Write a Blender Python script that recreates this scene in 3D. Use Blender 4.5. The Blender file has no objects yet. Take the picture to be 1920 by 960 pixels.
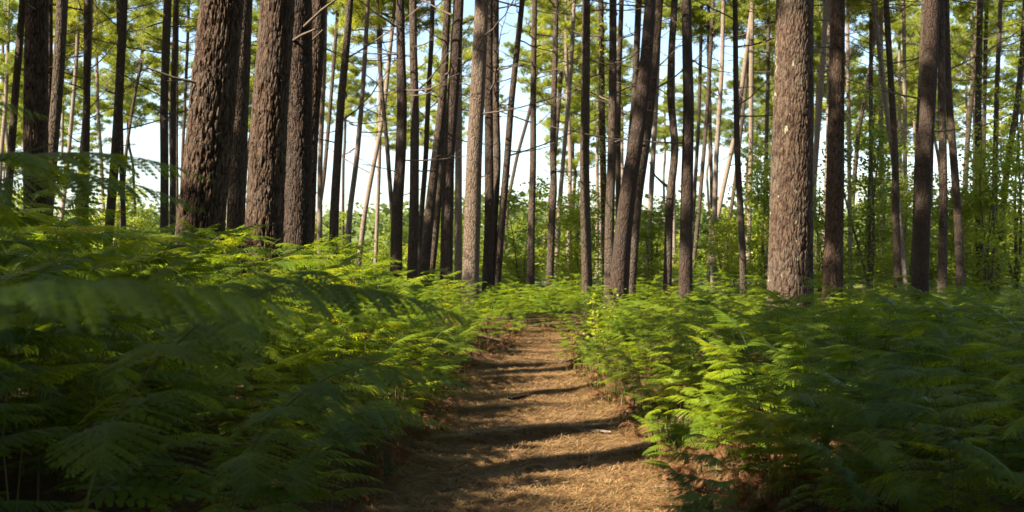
import bpy, math, random
import numpy as np
from mathutils import Matrix, Vector
R = math.radians
rs = np.random.RandomState(7)
random.seed(7)
S = bpy.context.scene
COL = S.collection

# ------------------------------------------------------------------ camera, sky, sun
CAMZ = 1.5
cam_d = bpy.data.cameras.new('camera'); cam = bpy.data.objects.new('camera', cam_d); COL.objects.link(cam)
cam_d.lens = 40; cam_d.sensor_width = 36; cam_d.clip_start = 0.05; cam_d.clip_end = 5000
cam.location = (0, 0, CAMZ); cam.rotation_euler = (R(90), 0, 0)
cam_d.dof.use_dof = True; cam_d.dof.focus_distance = 8.5; cam_d.dof.aperture_fstop = 5.0
S.camera = cam
F = 40 / 36 * 1920
SUN_EL = R(41.0)
SDX, SDY = -0.86, -0.51                      # horizontal direction towards the sun: left and behind the camera
SUNV = np.array([SDX * math.cos(SUN_EL), SDY * math.cos(SUN_EL), math.sin(SUN_EL)])
W = bpy.data.worlds.new('World'); S.world = W; W.use_nodes = True
wn = W.node_tree.nodes; wl = W.node_tree.links
sky = wn.new('ShaderNodeTexSky'); sky.sky_type = 'NISHITA'; sky.sun_disc = False
sky.sun_elevation = SUN_EL; sky.sun_rotation = math.atan2(SDX, SDY) % (2 * math.pi)
sky.air_density = 1.0; sky.dust_density = 1.2; sky.ozone_density = 1.0
wn['Background'].inputs[1].default_value = 0.074
wl.new(sky.outputs[0], wn['Background'].inputs[0])
ld = bpy.data.lights.new('sun', 'SUN'); ld.energy = 5.0; ld.angle = R(0.53); ld.color = (1.0, 0.88, 0.70)
lo = bpy.data.objects.new('sun', ld); COL.objects.link(lo)
lo.rotation_euler = Vector(tuple(SUNV)).to_track_quat('Z', 'Y').to_euler(); lo.location = (-20, -20, 30)
S.view_settings.view_transform = 'Standard'; S.view_settings.look = 'None'
S.view_settings.exposure = 2.1; S.view_settings.gamma = 1.0
S.cycles.max_bounces = 6; S.cycles.diffuse_bounces = 4; S.cycles.glossy_bounces = 2
S.cycles.transmission_bounces = 4; S.cycles.transparent_max_bounces = 4
S.cycles.use_denoising = True

# ------------------------------------------------------------------ helpers
def X(px, D): return (px - 960) / F * D
def Z(py, D): return CAMZ + (480 - py) / F * D

def hash2(ix, iy, seed=0):
    h = (ix.astype(np.int64) * 374761393 + iy.astype(np.int64) * 668265263 + seed * 2147483647) & 0xffffffff
    h = ((h ^ (h >> 13)) * 1274126177) & 0xffffffff
    return ((h ^ (h >> 16)) & 0xffffff) / float(0xffffff)

def vnoise(x, y, seed=0):
    x = np.asarray(x, float); y = np.asarray(y, float)
    ix = np.floor(x); iy = np.floor(y); fx = x - ix; fy = y - iy
    fx = fx * fx * (3 - 2 * fx); fy = fy * fy * (3 - 2 * fy)
    a = hash2(ix, iy, seed); b = hash2(ix + 1, iy, seed); c = hash2(ix, iy + 1, seed); d = hash2(ix + 1, iy + 1, seed)
    return (a * (1 - fx) + b * fx) * (1 - fy) + (c * (1 - fx) + d * fx) * fy

def fbm(x, y, seed=0, o=4):
    s = 0; a = .5
    for k in range(o):
        s = s + a * (vnoise(x * 2 ** k, y * 2 ** k, seed + k) - .5); a *= .5
    return s

def sstep(x, a, b):
    t = np.clip((x - a) / (b - a), 0, 1); return t * t * (3 - 2 * t)

def new_mesh(name, V, faces, smooth=False, attrs=None):
    """faces: list of int arrays, each (n, k)"""
    me = bpy.data.meshes.new(name)
    V = np.ascontiguousarray(V, dtype=np.float32)
    me.vertices.add(len(V)); me.vertices.foreach_set('co', V.ravel())
    faces = [f for f in faces if len(f)]
    loops = np.concatenate([f.ravel() for f in faces]).astype(np.int32)
    tot = np.concatenate([np.full(len(f), f.shape[1], np.int32) for f in faces])
    start = np.concatenate([[0], np.cumsum(tot)[:-1]]).astype(np.int32)
    me.loops.add(len(loops)); me.loops.foreach_set('vertex_index', loops)
    me.polygons.add(len(tot)); me.polygons.foreach_set('loop_start', start); me.polygons.foreach_set('loop_total', tot)
    if smooth: me.polygons.foreach_set('use_smooth', np.ones(len(tot), bool))
    for k, v in (attrs or {}).items():
        a = me.attributes.new(k, 'FLOAT', 'POINT'); a.data.foreach_set('value', np.ascontiguousarray(v, dtype=np.float32))
    me.update(calc_edges=True)
    return me

def link(name, me, mat=None, parent=None, loc=(0, 0, 0)):
    o = bpy.data.objects.new(name, me); COL.objects.link(o); o.location = loc
    if mat is not None and len(me.materials) == 0: me.materials.append(mat)
    if parent is not None: o.parent = parent
    return o

def tag(o, label, cat=None, group=None, kind=None):
    if label: o['label'] = label
    if cat: o['category'] = cat
    if group: o['group'] = group
    if kind: o['kind'] = kind
    return o

def empty(name, loc, rz=0):
    o = bpy.data.objects.new(name, None); COL.objects.link(o); o.location = loc; o.rotation_euler = (0, 0, rz)
    o.empty_display_size = .2
    return o

def tube(P, rad, n=8):
    P = np.asarray(P, float); rad = np.asarray(rad, float); m = len(P)
    T = np.gradient(P, axis=0); T /= np.linalg.norm(T, axis=1)[:, None] + 1e-9
    ref = np.array([0, 1, 0.]) if abs(T[0, 1]) < .8 else np.array([1., 0, 0])
    A = np.cross(T, ref); A /= np.linalg.norm(A, axis=1)[:, None] + 1e-9
    B = np.cross(T, A)
    th = np.arange(n) / n * 2 * math.pi
    V = P[:, None] + rad[:, None, None] * (A[:, None] * np.cos(th)[None, :, None] + B[:, None] * np.sin(th)[None, :, None])
    i = np.arange(m - 1)[:, None] * n; j = np.arange(n)[None]; k = (j + 1) % n
    Fq = np.stack([i + j, i + k, i + n + k, i + n + j], -1).reshape(-1, 4)
    return V.reshape(-1, 3), Fq

class Geo:
    def __init__(s): s.V = []; s.Q = []; s.T = []; s.n = 0
    def add(s, V, Q=None, T=None):
        if Q is not None and len(Q): s.Q.append(Q + s.n)
        if T is not None and len(T): s.T.append(T + s.n)
        s.V.append(V); s.n += len(V)
    def mesh(s, name, smooth=False):
        return new_mesh(name, np.concatenate(s.V), [np.concatenate(a) for a in (s.Q, s.T) if a], smooth)
    def arrays(s):
        return np.concatenate(s.V), (np.concatenate(s.Q) if s.Q else np.zeros((0, 4), int)), (np.concatenate(s.T) if s.T else np.zeros((0, 3), int))

# ------------------------------------------------------------------ materials
def mat(name):
    m = bpy.data.materials.new(name); m.use_nodes = True
    nt = m.node_tree; b = nt.nodes['Principled BSDF']
    return m, nt, b
def N(nt, t, **kw):
    n = nt.nodes.new(t)
    for k, v in kw.items(): setattr(n, k, v)
    return n
def noise(nt, vec, scale, detail=4, rough=.55, dist=0):
    n = N(nt, 'ShaderNodeTexNoise'); n.inputs['Scale'].default_value = scale; n.inputs['Detail'].default_value = detail
    n.inputs['Roughness'].default_value = rough; n.inputs['Distortion'].default_value = dist
    nt.links.new(vec, n.inputs['Vector']); return n
def ramp(nt, fac, stops):
    r = N(nt, 'ShaderNodeValToRGB'); e = r.color_ramp.elements
    while len(e) < len(stops): e.new(.5)
    for i, (p, c) in enumerate(stops):
        e[i].position = p; e[i].color = (*c, 1) if len(c) == 3 else c
    nt.links.new(fac, r.inputs[0]); return r
def mix(nt, fac, a, b, blend='MIX'):
    m = N(nt, 'ShaderNodeMix', data_type='RGBA', blend_type=blend)
    if isinstance(fac, (int, float)): m.inputs[0].default_value = fac
    else: nt.links.new(fac, m.inputs[0])
    for s, v in ((6, a), (7, b)):
        if isinstance(v, tuple): m.inputs[s].default_value = (*v, 1)
        else: nt.links.new(v, m.inputs[s])
    return m.outputs[2]
def scaled(nt, vec, s):
    m = N(nt, 'ShaderNodeMapping'); m.inputs['Scale'].default_value = s; nt.links.new(vec, m.inputs[0]); return m.outputs[0]

def leaf_mat(name, ca, cb, cc, trans, rough=.5, spec=.35, s1=1.3, s2=40., tfac=.42, old=None):
    """thin leaf: reflecting face plus light passing through"""
    m, nt, b = mat(name)
    g = N(nt, 'ShaderNodeNewGeometry'); oi = N(nt, 'ShaderNodeObjectInfo')
    n1 = noise(nt, g.outputs['Position'], s1, 3); n2 = noise(nt, g.outputs['Position'], s2, 2)
    c = ramp(nt, n1.outputs[0], [(.3, ca), (.5, cb), (.72, cc)]).outputs[0]
    c = mix(nt, ramp(nt, n2.outputs[0], [(.35, (0, 0, 0)), (.7, (1, 1, 1))]).outputs[0], c, cb)
    if old:
        n3 = noise(nt, g.outputs['Position'], 2.6, 4, .7); c = mix(nt, ramp(nt, n3.outputs[0], [(.64, (0, 0, 0)), (.72, (.85, .85, .85))]).outputs[0], c, old)
    hs = N(nt, 'ShaderNodeHueSaturation'); nt.links.new(c, hs.inputs['Color'])
    mr = N(nt, 'ShaderNodeMapRange'); nt.links.new(oi.outputs['Random'], mr.inputs[0]); mr.inputs[3].default_value = .8; mr.inputs[4].default_value = 1.25
    nt.links.new(mr.outputs[0], hs.inputs['Value'])
    mh = N(nt, 'ShaderNodeMapRange'); nt.links.new(oi.outputs['Random'], mh.inputs[0]); mh.inputs[3].default_value = .51; mh.inputs[4].default_value = .488
    nt.links.new(mh.outputs[0], hs.inputs['Hue'])
    nt.links.new(hs.outputs[0], b.inputs['Base Color'])
    b.inputs['Roughness'].default_value = rough; b.inputs['Specular IOR Level'].default_value = spec
    t = N(nt, 'ShaderNodeBsdfTranslucent')
    tc = mix(nt, 1.0, hs.outputs[0], trans, 'MULTIPLY')
    nt.links.new(tc, t.inputs[0])
    ms = N(nt, 'ShaderNodeMixShader'); ms.inputs[0].default_value = tfac
    nt.links.new(b.outputs[0], ms.inputs[1]); nt.links.new(t.outputs[0], ms.inputs[2])
    nt.links.new(ms.outputs[0], nt.nodes['Material Output'].inputs[0])
    return m

M = {}
M['fern'] = leaf_mat('bracken_green', (.028, .060, .007), (.088, .140, .009), (.25, .295, .012), (3.8, 3.0, .9), .45, .28, old=(.20, .145, .03))
M['fern_stem'] = leaf_mat('bracken_stem', (.06, .085, .015), (.085, .10, .022), (.13, .115, .035), (1, 1, 1), .5, .3, tfac=.1)
M['dead'] = leaf_mat('dead_bracken', (.10, .045, .022), (.17, .08, .04), (.27, .145, .075), (1.4, 1.1, .9), .8, .1, s1=2.5, tfac=.25)
M['needles'] = leaf_mat('pine_needles', (.095, .125, .020), (.15, .185, .028), (.24, .275, .040), (3.0, 2.6, .9), .5, .3, s1=.5, s2=6, tfac=.40)
M['oak'] = leaf_mat('oak_leaf', (.11, .165, .018), (.17, .225, .024), (.25, .30, .035), (2.7, 2.2, .9), .45, .35, s1=.7, s2=9, tfac=.45)
M['far'] = leaf_mat('far_foliage', (.07, .10, .03), (.10, .135, .04), (.14, .17, .055), (2.0, 2.0, 1.3), .6, .2, s1=.12, s2=1.5, tfac=.4)
M['grass'] = leaf_mat('grass_blade', (.05, .09, .012), (.08, .12, .018), (.13, .13, .035), (2, 2, 1.2), .5, .3, s1=3, tfac=.4)
M['litter'] = leaf_mat('needle_litter', (.10, .050, .022), (.23, .125, .055), (.44, .28, .13), (1, 1, 1), .6, .25, s1=9, s2=120, tfac=.0)

def bark(name, dark, mid, light, grey, sx=9, sz=2.2, bump=.6, lichen=.0, amp=.02, carved=False):
    m, nt, b = mat(name)
    tc = N(nt, 'ShaderNodeTexCoord'); oi = N(nt, 'ShaderNodeObjectInfo')
    v0 = N(nt, 'ShaderNodeVectorMath', operation='ADD'); nt.links.new(tc.outputs['Object'], v0.inputs[0])
    sc = N(nt, 'ShaderNodeVectorMath', operation='SCALE'); sc.inputs[3].default_value = 37.
    cx = N(nt, 'ShaderNodeCombineXYZ')
    for k in range(3): nt.links.new(oi.outputs['Random'], cx.inputs[k])
    nt.links.new(cx.outputs[0], sc.inputs[0]); nt.links.new(sc.outputs[0], v0.inputs[1])
    vec = v0.outputs[0]
    w = noise(nt, vec, 3.5, 3); wv = N(nt, 'ShaderNodeVectorMath', operation='MULTIPLY_ADD')
    nt.links.new(w.outputs['Color'], wv.inputs[0]); wv.inputs[1].default_value = (.16, .16, .16); nt.links.new(vec, wv.inputs[2])
    sv = scaled(nt, wv.outputs[0], (sx, sx, sz))
    vo = N(nt, 'ShaderNodeTexVoronoi', feature='DISTANCE_TO_EDGE'); vo.inputs['Scale'].default_value = 1.0; nt.links.new(sv, vo.inputs['Vector'])
    sv2 = scaled(nt, wv.outputs[0], (sx * 2.7, sx * 2.7, sz * 3.2))
    vo2 = N(nt, 'ShaderNodeTexVoronoi', feature='DISTANCE_TO_EDGE'); vo2.inputs['Scale'].default_value = 1.0; nt.links.new(sv2, vo2.inputs['Vector'])
    fine = noise(nt, scaled(nt, vec, (1, 1, .35)), 60, 4, .65)
    big = noise(nt, scaled(nt, vec, (1, 1, .5)), 2.2, 3)
    plate = ramp(nt, vo.outputs['Distance'], [(.02, (0, 0, 0)), (.16, (1, 1, 1))])
    c = mix(nt, plate.outputs[0], dark, mid)
    c = mix(nt, ramp(nt, fine.outputs[0], [(.4, (0, 0, 0)), (.68, (1, 1, 1))]).outputs[0], c, light)
    c = mix(nt, ramp(nt, big.outputs[0], [(.45, (0, 0, 0)), (.7, (.75, .75, .75))]).outputs[0], c, grey)
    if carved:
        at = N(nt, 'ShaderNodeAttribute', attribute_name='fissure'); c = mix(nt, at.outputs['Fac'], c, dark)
    if lichen:
        ln = noise(nt, scaled(nt, vec, (1, 1, .6)), 6.5, 5, .6)
        c = mix(nt, ramp(nt, ln.outputs[0], [(lichen, (0, 0, 0)), (lichen + .03, (.8, .8, .8))]).outputs[0], c, (.30, .31, .20))
    nt.links.new(c, b.inputs['Base Color']); b.inputs['Roughness'].default_value = .85; b.inputs['Specular IOR Level'].default_value = .15
    h = N(nt, 'ShaderNodeMath', operation='MULTIPLY_ADD'); nt.links.new(plate.outputs[0], h.inputs[0]); h.inputs[1].default_value = 1.0
    f2 = N(nt, 'ShaderNodeMath', operation='MULTIPLY'); nt.links.new(fine.outputs[0], f2.inputs[0]); f2.inputs[1].default_value = .55
    nt.links.new(f2.outputs[0], h.inputs[2])
    h2 = N(nt, 'ShaderNodeMath', operation='MULTIPLY_ADD'); nt.links.new(ramp(nt, vo2.outputs['Distance'], [(.0, (0, 0, 0)), (.2, (1, 1, 1))]).outputs[0], h2.inputs[0]); h2.inputs[1].default_value = .45
    nt.links.new(h.outputs[0], h2.inputs[2])
    bp = N(nt, 'ShaderNodeBump'); bp.inputs['Strength'].default_value = bump; bp.inputs['Distance'].default_value = amp
    nt.links.new(h2.outputs[0], bp.inputs['Height']); nt.links.new(bp.outputs[0], b.inputs['Normal'])
    return m
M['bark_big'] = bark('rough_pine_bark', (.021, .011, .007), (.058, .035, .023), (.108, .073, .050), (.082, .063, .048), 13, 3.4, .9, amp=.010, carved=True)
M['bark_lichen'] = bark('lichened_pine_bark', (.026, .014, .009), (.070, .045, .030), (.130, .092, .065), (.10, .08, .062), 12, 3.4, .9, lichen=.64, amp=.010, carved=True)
M['bark'] = bark('pine_bark', (.022, .014, .009), (.058, .040, .028), (.110, .080, .057), (.083, .067, .052), 14, 3.6, .9, amp=.02)
M['bark_dark_shaded'] = bark('dark_shaded_pine_bark', (.017, .010, .007), (.040, .026, .019), (.075, .052, .039), (.055, .043, .035), 14, 3.6, .8, amp=.02)  # shade on the darkest trunks put into bark colour; also a dark twig
M['bark_pale_lit'] = bark('pale_lit_pine_bark', (.08, .054, .040), (.165, .122, .092), (.27, .21, .165), (.20, .17, .145), 14, 5, .5, amp=.015)  # sun and haze on far trunks put into paler bark; also weathered root, twigs
M['bark_sunlit'] = bark('sunlit_pine_bark', (.045, .027, .018), (.105, .074, .052), (.18, .135, .10), (.14, .112, .088), 14, 3.6, .9, amp=.02)  # lighter copy: sunlight on one trunk painted into the bark
M['branch'] = bark('dead_branch_bark', (.05, .034, .026), (.09, .066, .05), (.16, .125, .095), (.12, .10, .085), 40, 12, .4, amp=.004)

# ground
def ground_mat(name, path):
    m, nt, b = mat(name)
    g = N(nt, 'ShaderNodeNewGeometry'); P = g.outputs['Position']
    n1 = noise(nt, P, .9, 4); n2 = noise(nt, scaled(nt, P, (1, 1, 1)), 22, 5, .7, .6); n3 = noise(nt, scaled(nt, P, (9, 34, 9)), 5, 3, .7, 1.2)
    if path:
        c = ramp(nt, n2.outputs[0], [(.3, (.075, .036, .017)), (.5, (.17, .092, .042)), (.68, (.34, .22, .11))]).outputs[0]
        c = mix(nt, ramp(nt, n3.outputs[0], [(.42, (0, 0, 0)), (.62, (.7, .7, .7))]).outputs[0], c, (.38, .25, .125))
        c = mix(nt, ramp(nt, n1.outputs[0], [(.52, (0, 0, 0)), (.7, (.6, .6, .6))]).outputs[0], c, (.10, .055, .03))
        sn = noise(nt, P, 2.3, 5, .6)
        c = mix(nt, ramp(nt, sn.outputs[0], [(.64, (0, 0, 0)), (.70, (.7, .7, .7))]).outputs[0], c, (.44, .36, .26))
    else:
        c = ramp(nt, n2.outputs[0], [(.3, (.05, .032, .018)), (.5, (.12, .07, .035)), (.7, (.22, .125, .065))]).outputs[0]
        c = mix(nt, ramp(nt, n1.outputs[0], [(.5, (0, 0, 0)), (.66, (.8, .8, .8))]).outputs[0], c, (.06, .085, .02))
        sx = N(nt, 'ShaderNodeSeparateXYZ'); nt.links.new(P, sx.inputs[0])
        mr = N(nt, 'ShaderNodeMapRange'); nt.links.new(sx.outputs[1], mr.inputs[0]); mr.inputs[1].default_value = 30; mr.inputs[2].default_value = 60; mr.clamp = True
        c = mix(nt, mr.outputs[0], c, mix(nt, n1.outputs[0], (.07, .10, .025), (.13, .15, .05)))
    nt.links.new(c, b.inputs['Base Color']); b.inputs['Roughness'].default_value = .9; b.inputs['Specular IOR Level'].default_value = .1
    h = N(nt, 'ShaderNodeMath', operation='ADD'); nt.links.new(n2.outputs[0], h.inputs[0]); nt.links.new(n3.outputs[0], h.inputs[1])
    bp = N(nt, 'ShaderNodeBump'); bp.inputs['Strength'].default_value = .9; bp.inputs['Distance'].default_value = .04
    nt.links.new(h.outputs[0], bp.inputs['Height']); nt.links.new(bp.outputs[0], b.inputs['Normal'])
    return m
M['ground'] = ground_mat('forest_floor', False); M['path'] = ground_mat('needle_path', True)

# ------------------------------------------------------------------ terrain
PY = [-60, 0, 6.7, 8.6, 10, 11.9, 14.5, 17.8, 20, 22.0, 23.4, 25, 40, 60, 120]
PX = [-1.5, -.15, .05, .16, .22, .14, .12, .42, .50, .60, .1, -1.6, -14, -28, -72]
PW = [.9, .84, .80, .80, .74, .68, .60, .46, .42, .38, .34, .3, .3, .3, .3]
def xc(y): return np.interp(y, PY, PX)
def hw(y): return np.interp(y, PY, PW)
def pathd(x, y):
    """signed distance from the path edge (negative on the path)"""
    return np.abs(x - xc(y)) - hw(y)
def hz(x, y):
    x = np.asarray(x, float); y = np.asarray(y, float)
    d = pathd(x, y) + .25 * fbm(x * 1.3, y * 1.3, 11, 3)
    left = x < xc(y)
    fade = 1 - sstep(y, 26, 40)
    bank = sstep(d, -.18, .75) * np.where(left, .30, .19) * fade * (1 - .6 * sstep(y, 15, 22))
    bank = bank + np.where(left, sstep(-x, 1.2, 4.0) * .22, sstep(x, 2.5, 6) * -.06) * (1 - sstep(y, 18, 30)) * fade
    far = sstep(np.hypot(x, y), 18, 60)
    h = bank + .10 * fbm(x * .35, y * .35, 3, 3) * sstep(np.abs(d), 0, 2) + .5 * far * fbm(x * .06, y * .06, 5, 3)
    h = h + .055 * fbm(x * .9, y * 1.6, 21, 3) + .028 * fbm(x * 3.3, y * 4.5, 22, 3)
    h = h - .10 * sstep(y, 15, 24) * (1 - far) * 0
    return h

def coords(dense_a, dense_b, step, lo, hi, g=1.16):
    c = list(np.arange(dense_a, dense_b, step)); s = step; v = c[-1]
    while v < hi: s *= g; v += s; c.append(v)
    s = step; v = dense_a; pre = []
    while v > lo: s *= g; v -= s; pre.append(v)
    return np.array(pre[::-1] + c)
gx = coords(-2.6, 3.0, .06, -900, 900); gy = coords(4.5, 26, .07, -80, 2500)
GX, GY = np.meshgrid(gx, gy); GZ = hz(GX, GY)
nx, ny = len(gx), len(gy)
i = np.arange(ny - 1)[:, None] * nx + np.arange(nx - 1)[None]
Q = np.stack([i, i + 1, i + nx + 1, i + nx], -1).reshape(-1, 4)
o = link('ground', new_mesh('ground', np.stack([GX, GY, GZ], -1).reshape(-1, 3), [Q], True), M['ground'])
tag(o, None, kind='structure')
# the path: a sheet of needle litter lying on the ground with ragged edges
ys = np.arange(-3, 26, .03); us = np.linspace(-1, 1, 90)
YY, UU = np.meshgrid(ys, us, indexing='ij')
edge = hw(YY) + .02 + .16 * fbm(YY * 1.7, np.sign(UU) * 9.3, 31, 4)
XX = xc(YY) + UU * edge
crown_ = np.minimum(1, (1 - np.abs(UU)) * 8)
ZZ = hz(XX, YY) + .004 + .014 * crown_ + (.026 * fbm(XX * 5, YY * 9, 41, 4) + .02 * np.abs(fbm(XX * 14, YY * 20, 43, 3))) * crown_
# trodden steps: low roots and ridges across the path
for (ry, ra, sl) in ((8.2, .03, .3), (9.35, .05, .45), (10.9, .04, .35), (12.2, .035, .2), (13.6, .05, .3), (15.2, .04, .1), (17.0, .06, .15), (18.3, .04, 0), (19.6, .05, -.1)):
    t = (YY - ry - sl * (XX - xc(ry))); ZZ = ZZ + ra * np.exp(-(t / .16) ** 2) * crown_
nx = len(us); i = np.arange(len(ys) - 1)[:, None] * nx + np.arange(nx - 1)[None]
Q = np.stack([i, i + 1, i + nx + 1, i + nx], -1).reshape(-1, 4)
o = link('path', new_mesh('path', np.stack([XX, YY, ZZ], -1).reshape(-1, 3), [Q], True), M['path'])
tag(o, None, kind='structure')

# ------------------------------------------------------------------ bracken
def pinnule(lod):
    """one leaflet, unit length along +X, half width along Y; list of quads"""
    V = []; Qs = []
    if lod == 0:
        nl = 7
        for j in range(nl):
            s0 = j / nl; s1 = (j + .86) / nl; w = .125 * (1 - s0) ** .65 + .012
            for sg in (-1, 1):
                b = len(V); V += [(s0, 0, 0), (s0 + .045 + w * .25, sg * w, -.012), (s1 + w * .1, sg * w * .85, -.012), (s1 + .01, 0, 0)]
                Qs.append((b, b + 1, b + 2, b + 3))
    elif lod == 1:
        for (s0, s1, w) in ((0, .38, .125), (.32, .70, .10), (.64, 1.0, .06)):
            b = len(V); V += [(s0, 0, 0), (s0 + .16, w, -.02), (s1, 0, 0), (s0 + .16, -w, -.02)]; Qs.append((b, b + 1, b + 2, b + 3))
    else:
        V = [(0, 0, 0), (.3, .15, -.02), (1, 0, 0), (.3, -.15, -.02)]; Qs = [(0, 1, 2, 3)]
    return np.array(V, float), np.array(Qs)

def frond(lod, rng, npairs, droop=.22, wid=.36):
    """one side blade of bracken, unit length along +X in the XY plane"""
    pv, pq = pinnule(lod); Vs = []; Qs = []; n = 0
    for i in range(npairs):
        t = .04 + .95 * (i / npairs) ** .92
        L = wid * (1 - t) ** .75 * min(1, .55 + t * 3.2) + .012
        for sg in (-1, 1):
            l = L * rng.uniform(.88, 1.06); a = sg * R(rng.uniform(62, 74) - 22 * t)
            d = R(rng.uniform(4, 22)); tw = rng.uniform(-.35, .35)
            v = pv.copy(); v[:, 0] *= l; v[:, 1] *= l * 1.0; v[:, 2] *= l
            v[:, 2] -= (v[:, 0] / max(l, .01)) ** 2 * l * .12
            # twist about own axis, droop, yaw
            y = v[:, 1] * math.cos(tw) - v[:, 2] * math.sin(tw); z = v[:, 1] * math.sin(tw) + v[:, 2] * math.cos(tw); v[:, 1], v[:, 2] = y, z
            x = v[:, 0] * math.cos(d) + v[:, 2] * math.sin(d); z = -v[:, 0] * math.sin(d) + v[:, 2] * math.cos(d); v[:, 0], v[:, 2] = x, z
            x = v[:, 0] * math.cos(a) - v[:, 1] * math.sin(a); y = v[:, 0] * math.sin(a) + v[:, 1] * math.cos(a)
            v[:, 0] = x + t + (0 if sg > 0 else .012); v[:, 1] = y
            Vs.append(v); Qs.append(pq + n); n += len(v)
    # midrib
    k = 8; tt = np.linspace(0, 1, k + 1); wd = .006 * (1 - tt) + .001
    v = np.concatenate([np.stack([tt, wd, tt * 0], 1), np.stack([tt, -wd, tt * 0], 1)])
    q = np.array([(j, j + 1, k + 2 + j, k + 1 + j) for j in range(k)]); Vs.append(v); Qs.append(q + n)
    V = np.concatenate(Vs); x = V[:, 0]
    V[:, 2] += .10 * x - droop * x ** 2.2
    V[:, 1] += .06 * rng.uniform(-1, 1) * x ** 2
    return V, np.concatenate(Qs)

rng = np.random.RandomState(11)
FR = {0: [frond(0, rng, 24, d, w) for d, w in ((.16, .34), (.28, .38), (.36, .32), (.22, .40))],
      1: [frond(1, rng, 17, d, w) for d, w in ((.16, .36), (.28, .38), (.34, .34))],
      2: [frond(2, rng, 10, d, w) for d, w in ((.16, .42), (.30, .42))]}
FRM = {k: [new_mesh('frond', v, [q]) for v, q in FR[k]] for k in FR}
for k in FRM:
    for m_ in FRM[k]: m_.materials.append(M['fern'])

def plant_layout(rng, H=1.0, lean=.9, npair=5, spread=.46):
    """stalk curve and placed side blades; bends over towards +X"""
    n = 14; t = np.linspace(0, 1, n); ang = R(88) - np.clip(t - .45, 0, 1) / .55 * lean
    ds = H * 1.25 / (n - 1); P = np.zeros((n, 3)); wob = rng.uniform(-.12, .12)
    for k in range(1, n):
        P[k] = P[k - 1] + ds * np.array([math.cos(ang[k]), math.sin(wob * k * .5) * .08, math.sin(ang[k])])
    rad = H * (.0040 * (1 - t) + .0010)
    out = []
    for k in range(npair):
        u = .46 + .46 * (k / max(1, npair - 1)) ** .9; p = np.array([np.interp(u, t, P[:, c]) for c in range(3)])
        L = spread * (1 - .62 * k / npair) * H
        up = ang[int(u * (n - 1))]
        for sg in (-1, 1):
            yaw = sg * R(rng.uniform(68, 84) - 14 * k / npair); roll = rng.uniform(-.3, .3) ; pitch = -R(rng.uniform(2, 20)) + max(0, (math.pi / 2 - up)) * .0
            Mx = Matrix.Translation(p) @ Matrix.Rotation(yaw, 4, 'Z') @ Matrix.Rotation(-R(rng.uniform(-4, 16)), 4, 'Y') @ Matrix.Rotation(roll - sg * (math.pi / 2 - up) * -.35, 4, 'X') @ Matrix.Scale(L * rng.uniform(.9, 1.1), 4)
            out.append(Mx)
    p = P[-2]; tip_up = ang[-1]
    out.append(Matrix.Translation(p) @ Matrix.Rotation(-(tip_up - .25), 4, 'Y') @ Matrix.Scale(.34 * H, 4))
    return P, rad, out

def plant_merged(rng, lod, **kw):
    P, rad, mats = plant_layout(rng, **kw); g = Geo()
    for Mx in mats:
        v, q = FR[lod][rng.randint(len(FR[lod]))]; A = np.array(Mx)
        g.add(v @ A[:3, :3].T + A[:3, 3], q)
    sv, sq = tube(P, rad * (1.6 if lod else 1), 4 if lod else 6)
    return g, sv, sq

def make_plant_proto(k, lod):
    rg = np.random.RandomState(100 + k)
    P, rad, mats = plant_layout(rg, lean=rg.uniform(.7, 1.35), npair=[4, 5, 5, 6, 5, 4][k % 6], spread=rg.uniform(.42, .54))
    v, q = tube(P, rad, 6); sm = new_mesh('stalk', v, [q], True); sm.materials.append(M['fern_stem'])
    return sm, [(FRM[lod][rg.randint(len(FRM[lod]))], Mx) for Mx in mats]
PROTO = [make_plant_proto(k, 0) for k in range(7)]

def place_fern(x, y, s, rz, k, label, group, tilt=0.0, z=None):
    sm, fr = PROTO[k % len(PROTO)]
    e = empty('bracken_fern', (x, y, (hz(x, y) if z is None else z) - .02)); e.rotation_euler = (tilt * random.uniform(-1, 1), tilt * random.uniform(-1, 1), rz); e.scale = (s, s, s)
    tag(e, label, 'fern', group)
    c = bpy.data.objects.new('stalk', sm); COL.objects.link(c); c.parent = e
    for me, Mx in fr:
        c = bpy.data.objects.new('frond', me); COL.objects.link(c); c.parent = e; c.matrix_basis = Mx
    return e

# merged small plants for the ones too small to show parts
MERGED = []
for k in range(6):
    rg = np.random.RandomState(300 + k)
    g, sv, sq = plant_merged(rg, 1, lean=rg.uniform(.7, 1.3), npair=[5, 4, 5][k % 3], spread=rg.uniform(.44, .56))
    V, Qf, _ = g.arrays(); MERGED.append((V, Qf, sv, sq))
MERGED_ME = []
for V, Qf, sv, sq in MERGED:
    me = new_mesh('bracken_fern', np.concatenate([V, sv]), [np.concatenate([Qf, sq + len(V)])])
    me.materials.append(M['fern']); me.materials.append(M['fern_stem'])
    mi = np.zeros(len(me.polygons), np.int32); mi[len(Qf):] = 1; me.polygons.foreach_set('material_index', mi)
    MERGED_ME.append(me)
LOW = []
for k in range(5):
    rg = np.random.RandomState(400 + k)
    g, sv, sq = plant_merged(rg, 2, lean=rg.uniform(.8, 1.3), npair=4, spread=.56)
    V, Qf, _ = g.arrays(); LOW.append((V, Qf))

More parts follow.
